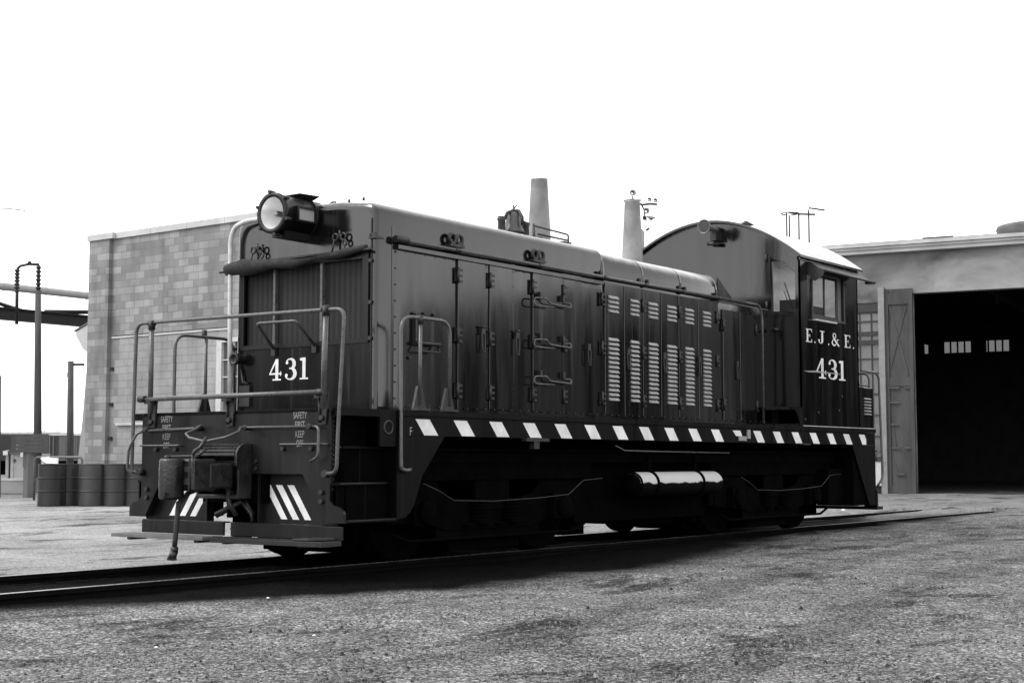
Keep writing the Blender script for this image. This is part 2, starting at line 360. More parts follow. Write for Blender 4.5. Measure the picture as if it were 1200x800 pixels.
def obj1(name, mb, parent=None, bevel=0, label=None, cat=None, group=None, kind=None):
    me = bpy.data.meshes.new(name)
    lo = [min(v[i] for v in mb.v) for i in range(3)]; hi = [max(v[i] for v in mb.v) for i in range(3)]
    c = Vector(((lo[0]+hi[0])/2, (lo[1]+hi[1])/2, lo[2] if parent is None else (lo[2]+hi[2])/2))
    me.from_pydata([tuple(v-c) for v in mb.v], [], mb.f)
    for mt in mb.mats: me.materials.append(mt)
    me.polygons.foreach_set('material_index', mb.m); me.polygons.foreach_set('use_smooth', mb.sm); me.update()
    o = bpy.data.objects.new(name, me); COL.objects.link(o); WL[o.name] = c
    if parent: o.parent = parent; o.location = c-WL[parent.name]
    else: o.location = c
    if bevel:
        b = o.modifiers.new('bevel', 'BEVEL'); b.width = bevel; b.segments = 2; b.limit_method = 'ANGLE'; b.angle_limit = radians(50)
    if label: o['label'] = label
    if cat: o['category'] = cat
    if group: o['group'] = group
    if kind: o['kind'] = kind
    return o
def thing(name, loc, label, cat, group=None):
    o = bpy.data.objects.new(name, None); COL.objects.link(o); o.location = loc; WL[o.name] = Vector(loc)
    o['label'] = label; o['category'] = cat
    if group: o['group'] = group
    o.empty_display_size = .3
    return o
def copy_thing(o, loc, label=None, rz=0):
    c = o.copy(); COL.objects.link(c); c.location = loc; c.rotation_euler = (0, 0, rz)
    if label: c['label'] = label
    for ch in [x for x in COL.objects if x.parent == o]:
        d = ch.copy(); COL.objects.link(d); d.parent = c
        for g in [x for x in COL.objects if x.parent == ch]:
            e = g.copy(); COL.objects.link(e); e.parent = d
    return c
def arc(c, r, a0, a1, n=6):
    return [(c[0]+r*cos(a0+(a1-a0)*i/n), c[1]+r*sin(a0+(a1-a0)*i/n)) for i in range(n+1)]
def bend(pts, r=.05, n=5):
    """round the inner corners of a polyline"""
    P = [Vector(p) for p in pts]; out = [P[0]]
    for i in range(1, len(P)-1):
        a, b, c = P[i-1], P[i], P[i+1]; l1 = (a-b).length; l2 = (c-b).length
        k = min(r, l1*.45, l2*.45); p0 = b+(a-b).normalized()*k; p2 = b+(c-b).normalized()*k
        for t in range(n+1):
            q = t/n; out.append(p0*(1-q)**2+b*2*q*(1-q)+p2*q*q)
    out.append(P[-1]); return out

# ------------------------------------------------------------------ ground
def smooth(t): t = max(0, min(1, t)); return t*t*(3-2*t)
def gz(x, y):
    s = x*.85+y*.5
    z = -.085+.195*smooth((s-2)/20.)
    if abs(y) < 2.2:                       # the rails stay just proud of the ground until close to the doors
        k = (1-smooth((abs(y)-1.0)/1.2))*(1-smooth((x-17.5)/4)); z = z*(1-k)+min(z, -.035)*k
    if abs(y) < .66 and x < 17: z = min(z, -.09)
    return z
def ground():
    def axis(lo, hi, c0, c1, fine):
        a = []; x = c0
        while x <= c1: a.append(x); x += fine
        st = fine; x = c1
        while x < hi: st *= 1.25; x += st; a.append(x)
        st = fine; x = c0; b = []
        while x > lo: st *= 1.25; x -= st; b.append(x)
        return b[::-1]+a
    xs = axis(-900, 1500, -14, 32, .16); ys = axis(-900, 1500, -12, 12, .16)
    from mathutils import noise
    vs = []; 
    for x in xs:
        for y in ys:
            z = gz(x, y)
            if -16 < x < 34 and -14 < y < 14:
                z += .03*noise.noise(Vector((x*.5, y*.5, 0)))+.012*noise.noise(Vector((x*1.7, y*1.7, 3)))+.006*noise.noise(Vector((x*5, y*5, 5)))
                if 13 < x and .9 > abs(y)-.72 > -.3: z -= 0
            if .5 < abs(y) < 1.0 and x < 14: z = min(z, -.07)
            elif .5 < abs(y) < 1.0 and x < 20: z = min(z, -.03)
            vs.append((x, y, z))
    ny = len(ys); fs = [(i*ny+j, (i+1)*ny+j, (i+1)*ny+j+1, i*ny+j+1) for i in range(len(xs)-1) for j in range(ny-1)]
    m, n, p = nodes('cinder_and_gravel_yard'); N = n.nodes; L = n.links
    g = N.new('ShaderNodeNewGeometry'); sx = N.new('ShaderNodeSeparateXYZ'); L.new(g.outputs['Position'], sx.inputs[0])
    def nz(s, d=6, r=.6, vec=None, dist=0):
        t = N.new('ShaderNodeTexNoise'); t.inputs['Scale'].default_value = s; t.inputs['Detail'].default_value = d; t.inputs['Roughness'].default_value = r; t.inputs['Distortion'].default_value = dist
        L.new(vec or g.outputs['Position'], t.inputs['Vector']); return t.outputs['Fac']
    def mr(s, a, b, c, d, sm=False):
        t = N.new('ShaderNodeMapRange'); t.inputs[1].default_value = a; t.inputs[2].default_value = b; t.inputs[3].default_value = c; t.inputs[4].default_value = d
        if sm: t.interpolation_type = 'SMOOTHSTEP'
        L.new(s, t.inputs[0]); return t.outputs[0]
    def ma(op, a, b=None, c=None):
        t = N.new('ShaderNodeMath'); t.operation = op
        for i, q in enumerate((a, b, c)):
            if q is None: continue
            if isinstance(q, (int, float)): t.inputs[i].default_value = q
            else: L.new(q, t.inputs[i])
        return t.outputs[0]
    X, Y = sx.outputs['X'], sx.outputs['Y']
    near = mr(nz(1.1, 9, .65), .3, .7, .12, .24)                                  # grey cinder gravel on the near side
    far = mr(nz(.35, 8), .35, .65, .29, .48)                                   # pale packed yard beyond the track
    wob = ma('MULTIPLY_ADD', nz(.8, 5), 1.6, -.8)
    yy = ma('ADD', Y, wob)
    f = mr(ma('ADD', yy, ma('MULTIPLY', X, .07)), .6, 1.5, 0, 1, True)
    base = ma('ADD', ma('MULTIPLY', near, ma('SUBTRACT', 1, f)), ma('MULTIPLY', far, f))
    # pale apron by the roundhouse
    ap = mr(ma('ADD', ma('ADD', X, ma('MULTIPLY', Y, .3)), ma('MULTIPLY', wob, 1.5)), 14, 23, 0, 1, True)
    base = ma('ADD', ma('MULTIPLY', base, ma('SUBTRACT', 1, ap)), ma('MULTIPLY', mr(nz(.5, 8), .3, .7, .15, .30), ap))
    # oil-soaked ground along the track, with the engine's soft shade painted in
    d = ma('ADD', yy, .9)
    edge = ma('SUBTRACT', mr(X, -3.5, .5, -1.3, -2.7, True), mr(X, 2.5, 11, 0, -1.5, True))        # outer edge follows the painted shadow beside the engine
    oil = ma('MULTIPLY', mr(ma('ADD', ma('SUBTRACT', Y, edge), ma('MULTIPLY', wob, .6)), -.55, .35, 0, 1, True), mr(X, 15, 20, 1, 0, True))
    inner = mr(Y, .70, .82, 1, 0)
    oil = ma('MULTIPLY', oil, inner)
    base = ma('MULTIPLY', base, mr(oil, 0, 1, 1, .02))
    # wheel ruts that swing past the engine
    rt_ = ma('ABSOLUTE', ma('SUBTRACT', ma('ADD', Y, ma('MULTIPLY', wob, .5)), ma('MULTIPLY_ADD', ma('SINE', ma('MULTIPLY', X, .16)), 1.1, -5.6)))
    rt2 = ma('ABSOLUTE', ma('SUBTRACT', rt_, .75))
    base = ma('MULTIPLY', base, ma('MULTIPLY_ADD', mr(rt2, .08, .32, 1, 0, True), ma('MULTIPLY', nz(2.2, 5), -.55), 1))
    # dark patches and scuffs in the foreground
    mp = N.new('ShaderNodeMapping'); mp.inputs['Scale'].default_value = (.55, 1.3, 1); mp.inputs['Rotation'].default_value = (0, 0, .65); L.new(g.outputs['Position'], mp.inputs[0])
    base = ma('MULTIPLY', base, mr(nz(1.1, 10, .78, mp.outputs[0], .4), .52, .61, 1, .34, True))
    # stone-scale speckle
    vo = N.new('ShaderNodeTexVoronoi'); vo.inputs['Scale'].default_value = 58; L.new(g.outputs['Position'], vo.inputs['Vector'])
    sp = N.new('ShaderNodeSeparateColor'); L.new(vo.outputs['Color'], sp.inputs[0])
    calm = ma('MAXIMUM', f, ap)
    def mixto1(v, amt): return ma('ADD', ma('MULTIPLY', v, ma('SUBTRACT', 1, ma('MULTIPLY', calm, amt))), ma('MULTIPLY', calm, amt))
    base = ma('MULTIPLY', base, mixto1(mr(ma('POWER', sp.outputs[0], 2.5), 0, 1, .5, 2.7), .65))
    base = ma('MULTIPLY', base, mixto1(ma('MULTIPLY', mr(nz(19, 7, .8), .32, .68, .35, 1.7), mr(nz(3.2, 5, .6), .3, .7, .82, 1.18)), .5))
    L.new(base, p.inputs['Base Color']); p.inputs['Roughness'].default_value = .95; p.inputs['Specular IOR Level'].default_value = .05
    b = N.new('ShaderNodeBump'); b.inputs['Strength'].default_value = 1.0; b.inputs['Distance'].default_value = .03
    L.new(ma('ADD', nz(40, 5, .7), ma('MULTIPLY', vo.outputs['Distance'], -1.0)), b.inputs['Height']); L.new(b.outputs[0], p.inputs['Normal'])
    M['ground'] = m
    mb = MB('ground'); mb.add(vs, fs, True); obj('ground', mb, kind='structure')
    # loose stones
    st = {k: MB() for k in range(1)}
    mm = mat('loose_stone', .19, .6, 11, .9, .05); M['stone'] = mm
    M['cinder'] = mat('black_cinder', .02, .6, 11, .9, .05)
    mb = MB('stone')
    for i in range(30000):
        mb.use('cinder' if random.random() < .25 else 'stone')
        t = random.random()**1.6; dist = 6+22*t; a = radians(random.uniform(-22, 22))
        x = -9.789+dist*cos(PHI+a); y = -10.713+dist*sin(PHI+a)
        if y > (-3.6 if x < 3 else -2.7): continue
        if x < 0 and y > -1.6 and random.random() < .6: continue
        s_ = random.uniform(.003, .010)*(1+1.2*(random.random() < .04))
        z = gz(x, y)+.03*noise.noise(Vector((x*.5, y*.5, 0)))+.012*noise.noise(Vector((x*1.7, y*1.7, 3)))+.006*noise.noise(Vector((x*5, y*5, 5)))
        j = lambda: random.uniform(.6, 1.3)*s_
        mb.add([(x-j(), y-j()*.3, z), (x+j(), y-j()*.5, z), (x+j()*.2, y+j(), z), (x+j()*.2, y, z+j()*1.1), (x-j()*.4, y+j()*.3, z+j()*.8)],
               [(0, 1, 3), (1, 2, 3), (2, 4, 3), (0, 3, 4), (2, 0, 4)])
    obj('loose_gravel', mb, label='loose grey gravel scattered over the yard in the foreground', cat='gravel', kind='stuff')
ground()

# ------------------------------------------------------------------ track
trk = thing('railway_track', (0, 0, -.15), 'straight track with worn shiny rail heads that the locomotive stands on', 'track')
for s in (-1, 1):
    mb = MB('rust'); y = .755*s
    prof = [(-.07, -.17), (.07, -.17), (.07, -.155), (.012, -.14), (.012, -.05), (.034, -.04), (.034, -.006), (.028, -.001), (-.028, -.001), (-.034, -.006), (-.034, -.04), (-.012, -.05), (-.012, -.14), (-.07, -.155)]
    mb.prism([(-60, y+a, b) for a, b in prof], (92, 0, 0))
    mb.use('steel'); mb.box((-60, y-.026, -.001), (32, y+.026, .0015))
    obj('rail', mb, trk)
for k in range(-24, 34):
    x = k*.56+random.uniform(-.03, .03); mb = MB('rust'); mb.box((x-.11, -1.25, -.26), (x+.11, 1.25, -.145+random.uniform(-.02, .004))); obj('sleeper', mb, trk)

# ------------------------------------------------------------------ lettering strokes (u across, v up) laid on a plane
def stroke(pts, ws):
    """polyline with per-point widths -> quads"""
    P = [Vector(p) for p in pts]; q = []
    for i, p in enumerate(P):
        t = (P[min(i+1, len(P)-1)]-P[max(i-1, 0)]).normalized(); nrm = Vector((-t.y, t.x)); q.append((p+nrm*ws[i]/2, p-nrm*ws[i]/2))
    return [[q[i][0], q[i+1][0], q[i+1][1], q[i][1]] for i in range(len(P)-1)]
def cp(c, rx, ry, a0, a1, n=12): return [(c[0]+rx*cos(radians(a0+(a1-a0)*i/n)), c[1]+ry*sin(radians(a0+(a1-a0)*i/n))) for i in range(n+1)]
def disc(c, r): return [[Vector(q) for q in cp(c, r, r, 0, 330, 11)]]
def R_(a, b, c, d): return [[Vector((a, b)), Vector((c, b)), Vector((c, d)), Vector((a, d))]]
G = {}
G['1'] = (.5, R_(.17, .03, .35, 1)+R_(.02, 0, .5, .07)+[[Vector(q) for q in ((.03, .98), (.18, 1), (.18, .85), (.03, .88))]])
a = .0
G['4'] = (.72, R_(.36, .04, .53, 1)+R_(.2, 0, .69, .07)+R_(0, .27, .72, .35)+stroke([(.04, .32), (.42, .97)], [.07, .09])+R_(.655, .2, .70, .42))
o_ = cp((.31, .74), .24, .23, 150, -60, 14)
l_ = cp((.31, .29), .29, .26, 70, -160, 16)
G['3'] = (.66, stroke(o_, [.06+.13*max(0, cos(radians(150-210*i/14))) for i in range(15)])+stroke(l_, [.06+.14*max(0, cos(radians(70-230*i/16))) for i in range(17)])+stroke([(.26, .535), (.42, .535)], [.07, .07])+disc((.13, .80), .075)+disc((.1, .22), .08))
G['E'] = (.68, R_(.1, .03, .27, .97)+R_(0, 0, .66, .06)+R_(0, .94, .66, 1)+R_(.27, .47, .45, .53)+R_(.61, .0, .66, .24)+R_(.61, .78, .66, 1)+R_(.42, .38, .46, .62))
G['J'] = (.6, R_(.3, .25, .46, .97)+R_(.16, .94, .6, 1)+stroke(cp((.22, .25), .16, .2, 0, -160, 10), [.16, .15, .13, .11, .09, .07, .06, .06, .06, .07, .07])+disc((.08, .26), .08))
G['.'] = (.2, disc((.09, .05), .065))
G['&'] = (.8, stroke([(.16, .80), (.20, .66), (.42, .38), (.76, .02)], [.10, .12, .14, .14])+stroke(cp((.3, .8), .15, .16, 200, -20, 12), [.07]*13)+stroke([(.45, .76), (.40, .62), (.16, .46), (.07, .28)], [.09, .06, .06, .10])+stroke(cp((.27, .24), .21, .2, 170, 300, 10), [.12]*11)+stroke([(.38, .06), (.52, .22), (.64, .5)], [.07, .06, .05])+R_(.54, .49, .76, .54)+R_(.66, 0, .82, .05))
def letters(mb, text, place, h, gap=.1, stretch=1.):
    """place(u, v, k) -> 3D point; k lifts overlapping strokes apart"""
    u = 0; k = 0
    for ch in text:
        if ch == ' ': u += .3*h*stretch; continue
        wd, polys = G[ch]
        for pl in polys:
            k += 1; P = [place(u+q.x*h*stretch, q.y*h, .002+.0001*(k % 12)) for q in pl]; mb.add(P, [tuple(range(len(P)))])
        u += (wd+gap)*h*stretch
    return u
def font_mesh(mb, text, size, fn, sx=1.):
    """built-in plain lettering, laid on a surface through fn(u, v)"""
    cu = bpy.data.curves.new('t', 'FONT'); cu.body = text; cu.size = size; cu.align_x = 'CENTER'
    o = bpy.data.objects.new('t', cu); COL.objects.link(o)
    dg = bpy.context.evaluated_depsgraph_get(); dg.update(); me = bpy.data.meshes.new_from_object(o.evaluated_get(dg))
    mb.add([fn(v.co.x*sx, v.co.y) for v in me.vertices], [tuple(p.vertices) for p in me.polygons])
    bpy.data.objects.remove(o); bpy.data.curves.remove(cu); bpy.data.meshes.remove(me)

# ================================================================== the locomotive
LO = thing('switcher_locomotive', (6.1, 0, 0), 'black diesel switcher locomotive numbered 431 standing outside the roundhouse', 'locomotive')
HF, HW = .97, 1.01           # hood front plane and half width
DZ = 1.51                    # deck height

# --- front end plate with its recessed step panels
def end_plate():
    mb = MB('paint_end')
    for s in (-1, 1):
        f = lambda P: [(0, s*a, b) for a, b in P]
        mb.prism(f([(0, 1.51), (1.30, 1.51), (1.333, 1.48), (1.333, .90), (.94, .90), (.0, .90)]), (.025, 0, 0))
        mb.prism(f([(.98, .90), (1.333, .90), (1.333, .66), (1.375, .615), (1.45, .60), (1.50, .565), (1.515, .54), (1.515, .455), (1.27, .455)]), (.025, 0, 0))
        mb.prism([(0.10, s*a, b) for a, b in [(.36, .90), (1.02, .90), (1.36, .42), (.36, .42)]], (.02, 0, 0))
        mb.prism([(0.025, s*a, b) for a, b in [(.36, .893), (.375, .893), (.375, .42), (.36, .42)]], (.075, 0, 0))
        # cut-away sides of the recess
        mb.prism([(.025, s*.98, .895), (.025, s*1.27, .456), (.10, s*1.27, .456), (.10, s*.98, .895)], (0, s*.012, 0))
        mb.use('white')
        for k in range(3):
            y0 = .37+k*.157
            top, bot = (y0, y0+.088), (y0+.236, y0+.32)
            mb.add([(.0985, s*top[0], .793), (.0985, s*top[1], .793), (.0985, s*bot[1], .47), (.0985, s*bot[0], .47)], [(0, 1, 2, 3)])
        mb.use('paint_end')
    return mb
pl = obj('pilot_plate', end_plate(), LO)
mb = MB('oldwhite')
for yc in (.955, -.94):
    for k, t in enumerate(('SAFETY', 'FIRST', 'KEEP', 'OFF')):
        font_mesh(mb, t, .088, lambda u, v, k=k, yc=yc: (-.002, yc-u, 1.415-k*.0885+v+(.006 if yc < 0 else 0)), .62)
obj('lettering', mb, pl)
for s in (-1, 1):
    mb = MB('iron'); zz = [(1.235, .735), (1.235, .65), (1.1, 1.14), (.80 if s > 0 else .73, 1.14)]
    for y_, z_ in zz: mb.cyl((.0, s*y_, z_), (-.03, s*y_, z_), .024, 8)
    if s < 0:
        for y_, z_ in ((.36, 1.02), (.36, .95)): mb.cyl((0, s*y_, z_), (-.02, s*y_, z_), .02, 8)
    obj('bolt', mb, pl)
    mb = MB('rail_pipe')
    mb.tube(bend([(0, s*1.31, 1.178), (-.05, s*1.31, 1.178), (-.05, s*.72, 1.178), (0, s*.72, 1.178)], .02), .010); obj('grab_iron', mb, pl)
# footboards
for s in (-1, 1):
    mb = MB('paint_end')
    y0, y1 = (.05, 1.42) if s > 0 else (.05, 1.52)
    mb.box((-.035, s*.05, .30), (-.01, s*1.27 if s > 0 else s*1.52, .425)); mb.box((-.035, s*.05, .42), (.06, s*1.262, .433))
    mb.use('wood' if s > 0 else 'iron')
    mb.box((-.30, s*y0, .262 if s > 0 else .25), (-.036, s*y1, .297))
    mb.use('iron')
    if s < 0:
        for k in range(30): mb.prism([(-.30, s*(.1+k*.036), .297), (-.30, s*(.124+k*.036), .297), (-.30, s*(.112+k*.036), .315)], (.012, 0, 0))
        mb.prism([(-.298, -1.15, .30), (-.298, -1.35, .30), (-.10, -1.5, .31), (-.05, -1.2, .302)], (0, 0, .02))
    for y_ in (.2, 1.2): mb.box((-.25, s*y_-.03, .235), (-.05, s*y_+.03, .262)); mb.prism([(-.04, s*y_, .30), (-.25, s*y_, .262), (-.04, s*y_, .24)], (0, .012, 0))
    obj('footboard', mb, LO, .004, label='wooden footboard, the longer-toed one at the far side' if s > 0 else 'steel footboard with serrated edge')
for s in (-1, 1):          # angled brackets between the plates and footboards
    mb = MB('iron')
    if s < 0: mb.tube([(-.18, -.0, .50), (-.05, -.22, .64)], .03, 6); mb.tube([(-.06, -.12, .72), (-.03, -.33, .52), (-.02, -.34, .42)], .018, 6)
    else: mb.tube([(-.05, .28, .84), (-.02, .05, .80), (0, -.2, .64), (.02, -.3, .5)], .03, 6)
    obj('bracket', mb, LO)
# --- coupler pocket and coupler
mb = MB('cast')
prof = [(0, 1.19)]+[(-.20+.12-.12*sin(a*pi/2/5), 1.19-.12+.12*cos(a*pi/2/5)) for a in range(6)]+[(-.20, .98), (-.17, .94), (-.17, .66), (0, .66)]
for y0, y1 in ((-.30, -.27), (.27, .30)): mb.prism([(x_, y0, z_) for x_, z_ in prof], (0, y1-y0, 0))
sh = [(0, 1.19)]+[(-.20+.12-.12*sin(a*pi/2/5), 1.19-.12+.12*cos(a*pi/2/5)) for a in range(6)]+[(-.20, 1.02)]
mb.use('rail_pipe')
for i in range(len(sh)-1):
    (x0, z0), (x1, z1) = sh[i], sh[i+1]
    mb.add([(x0, -.27, z0), (x0, .27, z0), (x1, .27, z1), (x1, -.27, z1)], [(0, 1, 2, 3), (3, 2, 1, 0)], True)
mb.use('cast')
mb.box((-.17, -.27, .66), (0, .27, .70))
obj('coupler_pocket', mb, LO, .006)
cpl = MB('cast')
cpl.box((-.46, -.22, .76), (-.16, .12, 1.0)); cpl.box((-.159, -.11, .79), (.2, .11, .98))
cpl.prism([(-.36, -.20, .74), (-.42, .13, .74), (-.54, .16, .74), (-.57, .05, .74), (-.56, -.10, .74), (-.66, -.20, .74), (-.69, -.215, .74), (-.66, -.24, .74), (-.55, -.23, .74)], (0, 0, .30))
cp_o = obj('coupler', cpl, LO, .03)
mb = MB('cast'); mb.lathe((-.63, .12, .66), (0, 0, 1), [(0, .10), (.012, .118), (.37, .118), (.385, .10)], 28); mb.prism([(-.60, .235, .74)]+[(-.66-.085*sin(a_*pi/8), .13+.095*cos(a_*pi/8), .74) for a_ in range(9)]+[(-.63, .04, .74)], (0, 0, .24), True); mb.cyl((-.66, .15, 1.04), (-.66, .15, 1.075), .03, 10)
obj('knuckle', mb, cp_o, .01)
mb = MB('iron'); mb.box((-.70, -.21, .74), (-.688, -.20, 1.05)); mb.tube([(-.64, .18, 1.06), (-.62, -.16, 1.07), (-.66, -.2, 1.0), (-.69, -.205, .74)], .012, 6); mb.box((-.60, -.14, .80), (-.585, -.02, .86)); mb.box((-.60, -.14, .92), (-.585, -.02, .97))
mb.tube([(-.50, .0, 1.05), (-.47, -.02, 1.12), (-.44, -.06, 1.15), (-.40, -.10, 1.25)], .02, 6); mb.tube([(-.48, -.04, 1.05), (-.42, -.12, 1.14)], .016, 6)
obj('lock_lifter', mb, cp_o)
mb = MB('rubber'); mb.tube([(-.20, .06, .80), (-.42, .12, .72), (-.53, .135, .62), (-.55, .13, .45), (-.55, .145, .28), (-.55, .155, .20)], .025, 10)
mb.use('iron'); mb.tube([(-.55, .155, .21), (-.555, .15, .16)], .036, 8); mb.tube([(-.555, .15, .17), (-.57, .17, .10)], .038, 8); mb.box((-.59, .13, .085), (-.54, .21, .115))
obj('air_hose', mb, LO)
mb = MB('rubber'); mb.tube([(-.02, -.06, .92), (-.14, -.12, .80), (-.16, -.16, .62), (-.10, -.2, .5)], .024, 8); obj('signal_hose', mb, LO)
mb = MB('rail_pipe')
mb.tube([(-.05, -1.17, 1.342), (-.06, -.30, 1.342), (-.10, -.24, 1.345), (-.20, -.32, 1.30), (-.28, -.22, 1.245), (-.35, -.02, 1.208), (-.38, .17, 1.245), (-.34, .27, 1.285), (-.22, .26, 1.33), (-.06, .36, 1.372), (-.06, .46, 1.345), (-.05, 1.24, 1.33)], .013, 7)
mb.tube(bend([(-.05, 1.24, 1.33), (-.10, 1.30, 1.30), (-.14, 1.37, 1.15), (-.14, 1.39, .93), (-.10, 1.33, .90)], .04), .015, 7)
mb.tube(bend([(-.05, -1.16, 1.342), (-.08, -1.26, 1.335), (-.08, -1.26, 1.06), (-.07, -1.15, 1.02)], .05), .015, 7)
mb.use('iron')
for y_ in (1.2, .42, -.27, -1.13): mb.cyl((0, y_, 1.342), (-.09, y_, 1.342), .026, 8)
obj('uncoupling_lever', mb, LO)

# --- side sills, deck, step wells
def side_sill(s):
    mb = MB('sill'); Y = 1.5*s
    mb.box((.74, Y, 1.265), (12.235, Y-s*.03, 1.455)); mb.box((.74, Y+s*.018, 1.458), (12.24, Y-s*.05, 1.51))
    mb.prism([(.742, Y, 1.263), (1.46, Y, 1.263), (1.12, Y, .88), (1.0, Y, .60), (.93, Y, .52), (.86, Y, .48), (.742, Y, .47)], (0, -s*.02, 0))
    mb.prism([(11.36, Y, 1.263), (12.235, Y, 1.263), (12.235, Y, .56), (12.235, Y, .33), (11.98, Y, .33)], (0, -s*.02, 0))
    mb.use('white')
    for k in range(19):
        x = 1.008+k*.5885
        if k == 11: pts = [(x, 1.425), (x+.22, 1.425), (x+.275, 1.352), (x+.095, 1.352)]
        else: pts = [(x, 1.428), (x+.215, 1.428), (x+.35, 1.272), (x+.135, 1.272)]
        if k == 18: pts = [(x, 1.428), (x+.215, 1.428), (x+.285, 1.35), (x+.285, 1.272), (x+.135, 1.272)]
        mb.add([(a_, Y+s*.0022, b_) for a_, b_ in pts], [tuple(range(len(pts)))])
    return mb
for s in (-1, 1):
    o = obj('side_sill', side_sill(s), LO)
    if s < 0:
        mb = MB('oldwhite'); font_mesh(mb, 'F', .115, lambda u, v: (.94+u, -1.503, 1.27+v), .8)
        mb.box((7.64, -1.502, 1.29), (7.86, -1.516, 1.35)); mb.box((7.88, -1.502, 1.32), (7.96, -1.520, 1.44))
        obj('lettering', mb, o)
        mb = MB('iron'); mb.box((2.75, -1.503, 1.23), (3.17, -1.57, 1.265)); mb.box((2.9, -1.5, 1.15), (3.0, -1.56, 1.229)); mb.box((9.5, -1.503, 1.25), (9.75, -1.56, 1.27))
        obj('step_bracket', mb, o)
mb = MB('iron'); mb.box((.0, -1.33, 1.475), (.72, 1.33, 1.505)); mb.box((.74, -1.44, 1.47), (12.2, 1.44, 1.5)); obj('deck', mb, LO)
for s in (-1, 1):
    mb = MB('under')
    mb.box((.14, s*.92, .45), (.735, s*.9, 1.47)); mb.box((.125, s*1.40, .43), (.14, s*.9, 1.0))
    mb.box((.72, s*.92, .47), (.738, s*1.47, 1.25))
    mb.use('under')
    mb.box((.026, s*1.40, .486), (.72, s*1.385, .80)); mb.box((.026, s*1.325, .826), (.72, s*1.31, 1.14)); mb.box((.052, s*1.31, 1.161), (.50, s*1.295, 1.44)); mb.use('sill'); mb.box((.40, s*1.391, .486), (.41, s*1.403, .80)); mb.box((.40, s*1.316, .826), (.41, s*1.33, 1.14))
    mb.box((.142, s*.93, .455), (.735, s*1.51, .485)); mb.box((.03, s*1.38, .455), (.1415, s*1.51, .485)); mb.box((.142, s*.93, .80), (.72, s*1.42, .825)); mb.box((.03, s*1.335, .80), (.1415, s*1.42, .825)); mb.box((.142, s*.93, 1.14), (.72, s*1.36, 1.16))
    mb.box((.026, s*1.30, .60), (.05, s*1.334, 1.47))
    mb.box((.03, s*1.30, 1.44), (.735, s*1.50, 1.51)); mb.box((.50, s*1.47, 1.16), (.735, s*1.498, 1.44))
    mb.use('iron')
    for z_ in (.485, .825, 1.16): mb.cyl((.05, s*(1.50 if z_ < .5 else 1.41 if z_ < .9 else 1.33), z_-.012), (.71, s*(1.50 if z_ < .5 else 1.41 if z_ < .9 else 1.33), z_-.012), .012, 6)
    mb.use('iron'); mb.lathe((.62, s*1.485, 1.34), (0, s, 0), [(0, .075), (.02, .07), (.02, .055), (.005, .05)], 14)
    obj('step_well', mb, LO)
# anti-slip teeth on the plate edge
mb = MB('iron')
for k in range(16): mb.prism([(.026, -1.334, 1.45-k*.045), (.026, -1.334, 1.42-k*.045), (.026, -1.352, 1.435-k*.045)], (.02, 0, 0))
obj('tread_edge', mb, pl)

